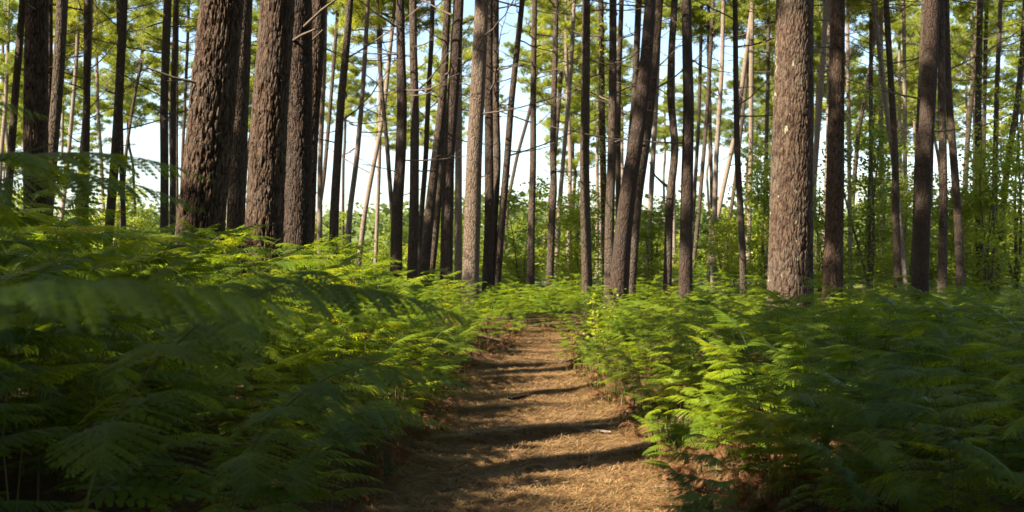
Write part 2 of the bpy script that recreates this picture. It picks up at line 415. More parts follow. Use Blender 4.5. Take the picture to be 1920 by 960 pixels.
# poisson-like scatter of plant sites
def scatter(n, xr, yr, mind, rg, ok):
    pts = []; grid = {}
    for _ in range(n):
        x = rg.uniform(*xr); y = rg.uniform(*yr)
        if not ok(x, y): continue
        c = (int(x // mind), int(y // mind)); bad = False
        for a in (-1, 0, 1):
            for b in (-1, 0, 1):
                for (u, v) in grid.get((c[0] + a, c[1] + b), ()):
                    if (u - x) ** 2 + (v - y) ** 2 < mind * mind: bad = True
        if bad: continue
        grid.setdefault(c, []).append((x, y)); pts.append((x, y))
    return pts
rg = np.random.RandomState(5)
def fern_ok(x, y):
    d = float(pathd(x, y))
    if d < ((.04 if x < float(xc(y)) else .05) if y < 12 else -.04): return False
    if y < 4.2 and d < .75: return False
    if x > 0 and y < 4.3 and y > 0: return False
    if math.hypot(x, y) < 1.25: return False
    if abs(x) > y * .62 + 2.8: return False
    if x > 1.0 and x < 1.35 and y < 7.2: return False      # the opening round the small fern and dead bracken
    return True
near = scatter(12000, (-10, 12), (-1, 13), .30, rg, fern_ok)
midp = scatter(30000, (-22, 24), (13, 30), .43, rg, fern_ok)
near.sort(key=lambda p: p[1])

def fern_size(x, y, rg):
    d = float(pathd(x, y)); left = x < float(xc(y))
    s = rg.uniform(.78, 1.12) * (.66 + .34 * float(sstep(d, .1, 1.2)))
    if left:
        s *= 1.0 + .16 * float(sstep(-x, 1.2, 3.5)) * (1 - float(sstep(y, 12, 22)))
    else:
        s *= .87
    s *= 1 - .26 * float(sstep(y, 9, 19)) * (1 if not left else float(sstep(y, 11, 22)))
    return s
def face_dir(x, y, rg):
    left = x < float(xc(y))
    d = float(pathd(x, y))
    base = (0 if left else math.pi)
    return base + rg.normal(0, .9 if d < 1.5 else 1.8)

n_obj = 0
stuffV = []; stuffQ = []; stufn = 0
stuffSV = []; stuffSQ = []; sn = 0
def zone(x, y):
    left = x < float(xc(y)); d = float(pathd(x, y))
    side = 'left' if left else 'right'
    if y < 4.5: dist = 'tall blurred bracken fern close to the viewer' if left else 'low bracken fern close to the viewer'
    elif y < 8: dist = 'green bracken fern in deep shade'
    elif y < 10: dist = 'layered bracken fern a few steps on'
    else: dist = 'bracken fern catching sun farther on'
    where = (' edging the ' + side + ' side of the path') if d < .7 else ' in the mass %s of the path' % side
    return dist + where, dist + where
for idx, (x, y) in enumerate(near):
    s = fern_size(x, y, rg); rz = face_dir(x, y, rg)
    infr = abs(x) < y * .45 + .6 and y > .5
    if infr and n_obj < 285 and y < 12.3:
        lab, grp = zone(x, y)
        if y < 8.6: place_fern(x, y, s, rz, rg.randint(7), lab, grp, .10)
        else:
            o = link('bracken_fern', MERGED_ME[rg.randint(6)], None, None, (x, y, float(hz(x, y)) - .02)); o.rotation_euler = (rg.uniform(-.1, .1), rg.uniform(-.1, .1), rz); o.scale = (s,) * 3
            tag(o, lab, 'fern', grp)
        n_obj += 1
    else:
        midp.append((x, y))
def add_stuff(V, Qf, x, y, s, rz, tl=(0, 0)):
    global stufn
    A = np.array(Matrix.Rotation(rz, 3, 'Z') @ Matrix.Rotation(tl[0], 3, 'X') @ Matrix.Rotation(tl[1], 3, 'Y')) * s
    stuffV.append(V @ A.T + np.array([x, y, float(hz(x, y)) - .02])); stuffQ.append(Qf + stufn); stufn += len(V)
for (x, y) in midp:
    s = fern_size(x, y, rg) * rg.uniform(.9, 1.08); rz = face_dir(x, y, rg)
    V, Qf, sv, sq = MERGED[rg.randint(6)]
    A_s = stufn
    add_stuff(V, Qf, x, y, s, rz, (rg.uniform(-.12, .12), rg.uniform(-.12, .12)))
    if y < 22:
        A = np.array(Matrix.Rotation(rz, 3, 'Z')) * s
        stuffSV.append(sv @ A.T + np.array([x, y, float(hz(x, y)) - .02])); stuffSQ.append(sq + sn); sn += len(sv)
for _ in range(70):     # ferns that close over the path where it bends away
    x = rg.uniform(-.6, 1.5); y = rg.uniform(21.6, 26)
    V, Qf, sv, sq = MERGED[rg.randint(6)]; add_stuff(V, Qf, x, y, rg.uniform(.6, .8), rg.uniform(0, 6.28))
for _ in range(1900):    # young low ferns between the tall ones
    y = rg.uniform(4.5, 20); x = rg.uniform(-1, 1) * (y * .5 + 1); d = float(pathd(x, y))
    if d < .25: continue
    V, Qf, sv, sq = MERGED[rg.randint(6)]; add_stuff(V, Qf, x, y, rg.uniform(.32, .6), rg.uniform(0, 6.28), (rg.uniform(-.2, .2), rg.uniform(-.2, .2)))
farp = scatter(26000, (-50, 55), (30, 75), .85, rg, lambda x, y: abs(x) < y * .55 + 4)
for (x, y) in farp:
    if vnoise(x * .2, y * .2, 77) < .30 + .25 * sstep(y, 35, 60): continue
    V, Qf = LOW[rg.randint(5)]
    add_stuff(V, Qf, x, y, rg.uniform(.7, 1.0), rg.uniform(0, 6.28))
o = link('bracken', new_mesh('bracken', np.concatenate(stuffV), [np.concatenate(stuffQ)]), M['fern'])
tag(o, 'sea of green bracken covering the forest floor under the pines', 'bracken', kind='stuff')
o = link('bracken_stalks', new_mesh('bracken_stalks', np.concatenate(stuffSV), [np.concatenate(stuffSQ)]), M['fern_stem'])
tag(o, 'thin upright stalks beneath the sea of bracken', 'bracken stalks', kind='stuff')

# ferns singled out by the photograph
def arch_proto(k, lean, npair, spread):
    rg = np.random.RandomState(700 + k); P, rad, mats = plant_layout(rg, lean=lean, npair=npair, spread=spread)
    v, q = tube(P, rad, 6); sm = new_mesh('stalk', v, [q], True); sm.materials.append(M['fern_stem'])
    PROTO.append((sm, [(FRM[0][rg.randint(4)], Mx) for Mx in mats])); return len(PROTO) - 1
ARCH = [arch_proto(0, 1.4, 5, .5), arch_proto(1, 1.65, 5, .5), arch_proto(2, 1.2, 6, .52), arch_proto(3, 1.22, 5, .36)]
def special(x, y, s, rz, k, label, tilt=0.0, z=None):
    p = PROTO[k]; 
    return place_fern_exact(x, y, s, rz, p, label, z)
def place_fern_exact(x, y, s, rz, p, label, z=None):
    e = empty('bracken_fern', (x, y, (hz(x, y) if z is None else z) - .02)); e.rotation_euler = (0, 0, rz); e.scale = (s, s, s); tag(e, label, 'fern')
    c = bpy.data.objects.new('stalk', p[0]); COL.objects.link(c); c.parent = e
    for me, Mx in p[1]:
        c = bpy.data.objects.new('frond', me); COL.objects.link(c); c.parent = e; c.matrix_basis = Mx
    return e
special(X(1425, 7.0), 7.0, .62, R(250), 3, 'small bright green bracken fern catching light above dead bracken, lower right')
special(-1.15, 1.34, 1.355, R(0), ARCH[3], 'large blurred bracken fern nearest the viewer, reaching in from the left')
special(-1.70, 2.6, 1.42, R(20), ARCH[2], 'tall blurred bracken fern with fronds raised against the sky at far left')
special(-1.08, 2.8, 1.38, R(2), ARCH[0], 'bracken fern leaning from the left so its tip overhangs the path')
special(-.92, 3.65, 1.14, R(-2), ARCH[0], 'low bracken fern reaching over the left half of the path')
special(-.90, 4.5, .93, R(-6), ARCH[0], 'lowest bracken fern dipping its tip onto the left edge of the path')
special(-1.95, 3.2, 1.46, R(10), ARCH[0], 'tall bracken fern rising in front of the two thick left pines')
special(-2.15, 2.7, 1.52, R(0), ARCH[2], 'bracken fern at the left edge with drooping blurred fronds')

# ------------------------------------------------------------------ needles, dead bracken, grass
def strips(P, dirs, L, w, nrm_up=True, lift=.0):
    """thin flat needles: centre P, horizontal direction, length, width"""
    n = len(P); side = np.stack([-dirs[:, 1], dirs[:, 0], np.zeros(n)], 1)
    a = P - dirs * L[:, None] / 2; b = P + dirs * L[:, None] / 2
    V = np.stack([a - side * w / 2, a + side * w / 2, b + side * w / 2, b - side * w / 2], 1).reshape(-1, 3)
    return V, np.arange(n * 4).reshape(n, 4)
n = 110000
y = 5.5 + 19 * rs.rand(n) ** 1.5; u = rs.uniform(-1.08, 1.08, n); x = xc(y) + u * hw(y)
th = rs.normal(.15, .8, n) + 2.5 * fbm(x * 1.5, y * 1.5, 61, 3); el = rs.normal(0, .22, n); dirs = np.stack([np.cos(th) * np.cos(el), np.sin(th) * np.cos(el), np.sin(el)], 1)
zz = hz(x, y) + .022 + .026 * fbm(x * 5, y * 9, 41, 4) + rs.uniform(-.004, .014, n)
for (ry, ra, sl) in ((8.2, .03, .3), (9.35, .05, .45), (10.9, .04, .35), (12.2, .035, .2), (13.6, .05, .3), (15.2, .04, .1), (17.0, .06, .15), (18.3, .04, 0), (19.6, .05, -.1)):
    zz = zz + ra * np.exp(-((y - ry - sl * (x - xc(ry))) / .16) ** 2) * np.clip((1.1 - np.abs(u)) * 8, 0, 1)
V, Q = strips(np.stack([x, y, zz], 1), dirs, rs.uniform(.06, .16, n), .004)
o = link('needle_litter', new_mesh('needle_litter', V, [Q]), M['litter']); tag(o, 'dry orange pine needles strewn over the path', 'pine needles', kind='stuff')

# dead bracken: brown curled fronds on the banks
g = Geo(); rg2 = np.random.RandomState(9)
for _ in range(2300):
    y = 4.5 + 24 * rg2.rand() ** 1.4; left = rg2.rand() < .5
    d = abs(rg2.normal(0, .5)) + .02
    if y > 14: d = abs(d) * .5
    if rg2.rand() < .45: d = rg2.uniform(0, 3.5)
    x = float(xc(y)) + (-1 if left else 1) * (float(hw(y)) + d)
    if _ < 420: x = rg2.uniform(1.0, 2.3); y = rg2.uniform(5.8, 8.2)
    elif _ < 700: x = rg2.uniform(.9, 1.9); y = rg2.uniform(9, 15)
    v, q = FR[1][rg2.randint(3)] if y < 12 else FR[2][rg2.randint(2)]
    v = v.copy(); c = rg2.uniform(1.5, 4.5); xx = v[:, 0].copy()
    v[:, 0] = np.sin(c * xx) / c; v[:, 2] += (1 - np.cos(c * xx)) / c * rg2.choice([-1, 1]) * .7
    v[:, 1] *= rg2.uniform(.5, 1.0); v[:, 2] += .1 * np.sin(v[:, 1] * 12)
    A = np.array(Matrix.Rotation(rg2.uniform(0, 6.28), 3, 'Z') @ Matrix.Rotation(rg2.uniform(-.9, .5), 3, 'Y') @ Matrix.Rotation(rg2.uniform(-1.6, 1.6), 3, 'X')) * rg2.uniform(.10, .26)
    g.add(v @ A.T + np.array([x, y, float(hz(x, y)) + rg2.uniform(.0, .09)]), q)
o = link('dead_bracken', g.mesh('dead_bracken'), M['dead']); tag(o, 'brown crumpled dead bracken along the banks of the path', 'dead bracken', kind='stuff')

def grass_patch(n, cx, cy, rx, ry, h, rg):
    x = cx + rg.normal(0, rx, n); y = cy + rg.normal(0, ry, n); z = hz(x, y)
    a = rg.uniform(0, 6.28, n); L = h * rg.uniform(.5, 1.2, n); bend = rg.uniform(.1, .8, n)
    dx, dy = np.cos(a), np.sin(a); w = .003
    P0 = np.stack([x, y, z], 1); P1 = P0 + np.stack([dx * L * bend * .3, dy * L * bend * .3, L * .6], 1); P2 = P0 + np.stack([dx * L * bend, dy * L * bend, L * .9], 1)
    sd = np.stack([-dy, dx, dx * 0], 1) * w
    V = np.stack([P0 - sd, P0 + sd, P1 + sd * .8, P1 - sd * .8, P2], 1).reshape(-1, 3)
    b = np.arange(n)[:, None] * 5
    return V, b + np.array([[0, 1, 2, 3]]), b + np.array([[3, 2, 4]])
g = Geo()
for (cx, cy, rx, ry, h, n_) in ((1.28, 8.6, .12, .4, .14, 420), (1.22, 9.6, .10, .5, .13, 260), (1.6, 7.8, .2, .3, .18, 300), (1.12, 12, .10, .7, .16, 220), (1.5, 6.8, .25, .4, .12, 160), (-1.0, 9, .1, 1.5, .12, 500), (1.0, 15, .1, 1.5, .2, 500)):
    V, q, t = grass_patch(n_, cx, cy, rx, ry, h, rg2); g.add(V, q, t)
o = link('grass', g.mesh('grass'), M['grass']); tag(o, 'short thin grass growing on the right bank of the path', 'grass', kind='stuff')

# roots and sticks on the path
def stick(pts, r, name, label, cat, mt, group=None):
    P = np.array(pts, float); t = np.linspace(0, 1, len(P)); tt = np.linspace(0, 1, 24)
    P = np.stack([np.interp(tt, t, P[:, k]) for k in range(3)], 1)
    P[:, :2] += np.stack([fbm(tt * 7, tt * 0 + 3, 5), fbm(tt * 7, tt * 0 + 9, 6)], 1) * .06
    P[:, 2] = hz(P[:, 0], P[:, 1]) + pts[0][2]
    v, q = tube(P, r * (1 - .5 * np.abs(tt * 2 - 1) ** 2) * (1 + .5 * fbm(tt * 20, tt * 0, 3)), 8)
    o = link(name, new_mesh(name, v, [q], True), mt); tag(o, label, cat, group); return o
stick([(.10, 9.2, .045), (.32, 9.5, .05), (.52, 9.45, .05), (.80, 9.35, .045)], .022, 'tree_root', 'pale weathered root crossing the sunlit right half of the path', 'root', M['bark_pale_lit'])
stick([(-.05, 11.5, .05), (.18, 11.75, .05)], .02, 'dead_twig', 'short dark twig lying across the middle of the path', 'twig', M['bark_dark_shaded'])
stick([(.30, 8.35, .035), (.45, 8.4, .035)], .008, 'dead_twig', 'little curved stick on bright needles below the pale root', 'twig', M['branch'])

rk = np.random.RandomState(21)
for k in range(34):
    y = 6.2 + 13 * rk.rand() ** 1.3; x = float(xc(y)) + rk.uniform(-1.05, 1.05) * float(hw(y)); L = rk.uniform(.07, .26); a = rk.uniform(-.9, .9)
    stick([(x, y, .035), (x + L * .5 * math.cos(a), y + L * .5 * math.sin(a) + rk.uniform(-.02, .02), .035), (x + L * math.cos(a), y + L * math.sin(a), .035)], rk.uniform(.003, .008), 'dead_twig', 'small dead twig lying among the needles of the path', 'twig', M['branch' if k % 3 else 'bark_pale_lit'], 'small twigs scattered on the path')
g = Geo(); n = 2600     # flakes of bark and brown leaf bits
y = 5.6 + 17 * rk.rand(n) ** 1.4; x = xc(y) + rk.uniform(-1.25, 1.25, n) * hw(y); z = hz(x, y) + .026 + .026 * fbm(x * 5, y * 9, 41, 4)
C = np.stack([x, y, z], 1); d = rk.normal(0, 1, (n, 3)); d[:, 2] *= .25; d /= np.linalg.norm(d, axis=1)[:, None]; e_ = np.cross(d, rk.normal(0, .3, (n, 3)) + [0, 0, 1]); L = rk.uniform(.012, .04, (n, 1))
V = np.stack([C - d * L - e_ * L * .3, C - d * L * .2 + e_ * L * .6, C + d * L, C + d * L * .1 - e_ * L * .5], 1).reshape(-1, 3)
o = link('bark_flakes', new_mesh('bark_flakes', V, [np.arange(n * 4).reshape(n, 4)]), M['dead']); tag(o, 'brown flakes of bark and leaf scattered over the path', 'bark litter', kind='stuff')

# ------------------------------------------------------------------ pine pieces: crowns and dead branches
def tufts(C, rg, n_needle=12, L=.17, w=.014, bias=.35):
    """needle tufts round centres C (n,3): thin triangles pointing outward"""
    n = len(C); d = rg.normal(0, 1, (n, n_needle, 3)); d[..., 2] += bias; d /= np.linalg.norm(d, axis=2)[..., None]
    r = rg.normal(0, 1, (n, n_needle, 3)); s = np.cross(d, r); s /= np.linalg.norm(s, axis=2)[..., None] + 1e-6
    LL = L * rg.uniform(.7, 1.2, (n, n_needle, 1))
    c = C[:, None] + 0 * d
    V = np.stack([c - s * w / 2, c + s * w / 2, c + d * LL], 2).reshape(-1, 3)
    return V, np.arange(len(V)).reshape(-1, 3)

def crown(seed, Hc=7.5, Rc=2.4, limbs=26, dens=44, w=.026, sparse=1.0):
    rg = np.random.RandomState(seed); g = Geo(); gb = Geo()
    for k in range(limbs):
        u = (k + rg.rand()) / limbs; z0 = Hc * (.02 + .9 * u); az = k * 2.4 + rg.uniform(-.4, .4)
        reach = Rc * (.55 + .6 * math.sin(math.pi * min(1, .25 + .75 * u)) ** .8) * rg.uniform(.65, 1.15) * (1 - .55 * u)
        rise = rg.uniform(.15, .7) * reach
        t = np.linspace(0, 1, 7)[:, None]
        P = np.array([[0, 0, z0]]) + np.concatenate([reach * t * math.cos(az), reach * t * math.sin(az), rise * t ** 1.6 - .15 * reach * np.sin(t * 3)], 1)
        P[1:] += rg.normal(0, .05, (6, 3))
        v, q = tube(P, np.linspace(.038, .01, 7), 4); gb.add(v, q)
        ncl = max(2, int(reach * 2.6 * sparse))
        for c in range(ncl):
            tc = .42 + .6 * rg.rand(); p = np.array([np.interp(min(tc, 1), t[:, 0], P[:, j]) for j in range(3)])
            off = rg.normal(0, .32, 3) * np.array([1, 1, .45]); pc = p + off
            v, q = tube(np.stack([p, (p + pc) / 2 + [0, 0, .03], pc]), np.array([.012, .009, .006]), 3); gb.add(v, q)
            m = int(dens * rg.uniform(.6, 1.3)); rr = rg.uniform(.30, .58)
            C = rg.normal(0, 1, (m, 3)); C /= np.linalg.norm(C, axis=1)[:, None]; C = pc + C * rr * rg.rand(m, 1) ** .5 * np.array([1, 1, .55])
            V, T = tufts(C, rg, 11, .19, w); g.add(V, None, T)
    return g.mesh('crown'), gb.mesh('limbs', True)
CROWNS = [crown(50 + k, Hc=[7.5, 8.5, 6.5, 8][k], Rc=[2.3, 2.7, 2.1, 2.0][k], limbs=[28, 32, 24, 22][k]) for k in range(4)]
CROWNS_OUT = [crown(80 + k, Hc=7.5, Rc=2.6, limbs=28, dens=24, w=.05) for k in range(2)]   # pines outside the view: coarser needles
for c_, l_ in CROWNS + CROWNS_OUT: c_.materials.append(M['needles']); l_.materials.append(M['branch'])

def dead_branch(seed, L=2.0):
    rg = np.random.RandomState(seed); g = Geo(); n = 10; t = np.linspace(0, 1, n)
    P = np.stack([L * t, .18 * np.cumsum(rg.normal(0, .22, n)), L * (rg.uniform(-.1, .35) * t + rg.uniform(-.1, .35) * t ** 2)], 1); P[0] = 0
    v, q = tube(P, np.linspace(.021, .005, n), 5); g.add(v, q)
    for k in range(rg.randint(4, 9)):
        u = rg.uniform(.25, .98); p = np.array([np.interp(u, t, P[:, j]) for j in range(3)]); a = rg.choice([-1, 1]) * rg.uniform(.5, 1.1); l = L * rg.uniform(.12, .4) * (1.2 - u)
        d = np.array([math.cos(a), math.sin(a), rg.uniform(-.2, .5)]); tt = np.linspace(0, 1, 5)[:, None]
        v, q = tube(p + d * l * tt + rg.normal(0, .02, (5, 3)) * tt, np.linspace(.009, .003, 5), 3); g.add(v, q)
    return g.mesh('dead_branch', True)
BR = [dead_branch(20 + k, [1.3, 1.8, 2.3, 1.6, 2.6, 1.0][k]) for k in range(6)]
for b_ in BR: b_.materials.append(M['branch'])
STUB = [dead_branch(60 + k, .35) for k in range(2)]
for b_ in STUB: b_.materials.append(M['branch'])

def worley(u, v, wrap, seed):
    """F2-F1 on a jittered lattice, wrapping in u"""
    iu = np.floor(u); iv = np.floor(v); f1 = np.full(u.shape, 9.); f2 = np.full(u.shape, 9.)
    for a in (-1, 0, 1):
        for b in (-1, 0, 1):
            cu = iu + a; cv = iv + b; wu = np.mod(cu, wrap)
            pu = cu + .5 + .8 * (hash2(wu, cv, seed) - .5); pv = cv + .5 + .8 * (hash2(wu, cv, seed + 7) - .5)
            d = np.hypot(u - pu, v - pv); f2 = np.where(d < f1, f1, np.minimum(f2, d)); f1 = np.minimum(f1, d)
    return f2 - f1

def trunk_mesh(P, rad, nseg, rough=0.0, seed=0, cellw=.075, asp=3.4):
    """P (n,3) local axis points going up, rad (n)"""
    th = np.arange(nseg) / nseg * 2 * math.pi; m = len(P)
    z = P[:, 2][:, None] + 0 * th[None]; TH = th[None] + 0 * z
    rr = rad[:, None] * (1 + .05 * np.sin(2 * TH + seed) + .03 * np.sin(3 * TH + z * .8 + seed * 2))
    rr = rr + .04 * rad[:, None] * (vnoise(TH * 0 + np.cos(TH) * 2 + seed, z * 1.5 + np.sin(TH) * 2, 4) - .5)
    flare = np.exp(-np.clip(z - 0, 0, 9) / .35) * .45; rr = rr * (1 + flare * (1 + .3 * np.sin(5 * TH + seed)))
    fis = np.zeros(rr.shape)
    if rough:
        wrap = max(6, int(round(2 * math.pi * rad[0] / cellw)))
        uu = TH / (2 * math.pi) * wrap + 1.5 * fbm(np.cos(TH) * 3 + seed, z * 3 + np.sin(TH) * 3, 8, 4) * 2
        vv = z / (cellw * asp) + 1.0 * fbm(np.cos(TH) * 2.5 + seed + 5, z * 2.5 + np.sin(TH) * 2.5, 9, 3) * 2
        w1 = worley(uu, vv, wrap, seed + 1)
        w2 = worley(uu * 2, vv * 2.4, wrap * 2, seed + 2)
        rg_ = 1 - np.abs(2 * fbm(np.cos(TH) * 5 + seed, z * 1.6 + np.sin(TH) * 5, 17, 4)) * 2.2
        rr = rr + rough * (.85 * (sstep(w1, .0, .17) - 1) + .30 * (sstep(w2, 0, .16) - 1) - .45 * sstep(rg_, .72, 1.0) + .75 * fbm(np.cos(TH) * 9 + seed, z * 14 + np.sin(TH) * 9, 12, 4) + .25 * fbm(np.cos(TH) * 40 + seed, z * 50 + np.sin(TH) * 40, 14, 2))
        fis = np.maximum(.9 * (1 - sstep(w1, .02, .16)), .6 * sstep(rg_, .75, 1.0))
    V = np.stack([P[:, 0][:, None] + rr * np.cos(TH), P[:, 1][:, None] + rr * np.sin(TH), z], -1).reshape(-1, 3)
    i = np.arange(m - 1)[:, None] * nseg; j = np.arange(nseg)[None]; k = (j + 1) % nseg
    return V, np.stack([i + j, i + k, i + nseg + k, i + nseg + j], -1).reshape(-1, 4), fis.ravel()

rt = np.random.RandomState(31)
def make_pine(D, pts, wb, wt, label, group=None, mt='bark', H=None, crown_i=None, nbr=9, rough=None, cscale=1.0, name='pine_tree', zc=None, brmin=3.0, ivy=False):
    """pts: (px, py) axis points measured in the photograph, put at distance D"""
    pts = sorted(pts, key=lambda p: -p[1]); px = np.array([p[0] for p in pts], float); py = np.array([p[1] for p in pts], float)
    wx = X(px, D); wz = Z(py, D)
    H = H or rt.uniform(17.5, 21)
    H = max(H, wz[-1] + 1.5)
    s0 = (wx[1] - wx[0]) / (wz[1] - wz[0]); s1 = (wx[-1] - wx[0]) / (wz[-1] - wz[0])
    x0 = wx[0] - s0 * .7 * (wz[0] + .3)
    y0 = D; zb = float(hz(x0, y0)) - .15
    zs = np.concatenate([[zb], wz, [(wz[-1] + H) / 2, H]]) ; xs = np.concatenate([[x0], wx, [wx[-1] + s1 * .6 * (H - wz[-1]) / 2, wx[-1] + s1 * .5 * (H - wz[-1])]])
    step = .028 if rough else (.22 if D < 40 else .45)
    zt = np.arange(zb, H, step)
    xt = np.interp(zt, zs, xs)
    k = max(3, int(1.6 / step)) | 1; ker = np.hanning(k + 2)[1:-1]; ker /= ker.sum()
    xp = np.concatenate([xt[0] + (xt[0] - xt[1:k // 2 + 1][::-1]), xt, xt[-1] + (xt[-1] - xt[-k // 2:-1][::-1])]) if False else np.pad(xt, k // 2, mode='reflect', reflect_type='odd')
    xt = np.convolve(xp, ker, 'valid')
    ph = rt.uniform(0, 6); yt = D + .0 * zt + .10 * np.sin(zt * .35 + ph) - .10 * math.sin(zb * .35 + ph) + rt.uniform(-.015, .015) * (zt - zb)
    rb = wb / 2 / F * D; r0 = wt / 2 / F * D; zb_ = Z(540, D); z0_ = Z(0, D)
    sl = (r0 - rb) / (z0_ - zb_); rad = rb + sl * (zt - zb_); rad = np.clip(rad, .035, rb * 1.1)
    rad = rad * np.clip((H + .8 - zt) / (H * .35), .12, 1)
    P = np.stack([xt - x0, yt - y0, zt - zb], 1)
    nseg = 200 if rough else (20 if D < 35 else (12 if D < 60 else 8))
    V, Qf, fis = trunk_mesh(P, rad, nseg, rough or 0, rt.randint(1000))
    root = empty(name, (x0, y0, zb)); tag(root, label, 'tree', group)
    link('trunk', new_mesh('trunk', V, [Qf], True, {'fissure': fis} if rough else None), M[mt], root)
    def axis(z):   # world z -> local
        return np.array([np.interp(z, zt, xt) - x0, np.interp(z, zt, yt) - y0, z - zb]), float(np.interp(z, zt, rad))
    ci = rt.randint(4) if crown_i is None else crown_i
    cm, lm = CROWNS[ci] if crown_i != 'out' else CROWNS_OUT[rt.randint(2)]
    ch = max(v.co.z for v in cm.vertices[:1]) if False else 7.6
    zc = zc if zc is not None else H - ch * cscale * .97
    p, r = axis(min(zc + ch * cscale * .0, H)); rot = rt.uniform(0, 6.28)
    # the crown follows the lean of the upper trunk
    ptop, _ = axis(H); lean = (ptop - p) / max(.1, (ptop - p)[2])
    Sh = Matrix(((1, 0, lean[0], 0), (0, 1, lean[1], 0), (0, 0, 1, 0), (0, 0, 0, 1)))
    for nm, me in (('crown', cm), ('limbs', lm)):
        c = bpy.data.objects.new(nm, me); COL.objects.link(c); c.parent = root
        c.matrix_basis = Matrix.Translation(p) @ Matrix.Rotation(math.atan(lean[0]), 4, 'Y') @ Matrix.Rotation(rot, 4, 'Z') @ Matrix.Scale(cscale, 4)
    for b in range(int(nbr * (1.6 if D < 50 else 1))):
        z = brmin + (zc + 1.0 - brmin) * rt.rand() ** .62; p, r = axis(z)
        me = BR[rt.randint(6)] if z > 4.2 or rt.rand() < .4 else STUB[rt.randint(2)]
        c = bpy.data.objects.new('dead_branch', me); COL.objects.link(c); c.parent = root
        az = rt.uniform(0, 6.28); sc = rt.uniform(.7, 1.25)
        c.matrix_basis = Matrix.Translation(p) @ Matrix.Rotation(az, 4, 'Z') @ Matrix.Rotation(rt.uniform(-.35, .2), 4, 'Y') @ Matrix.Scale(sc, 4)
    return root, axis

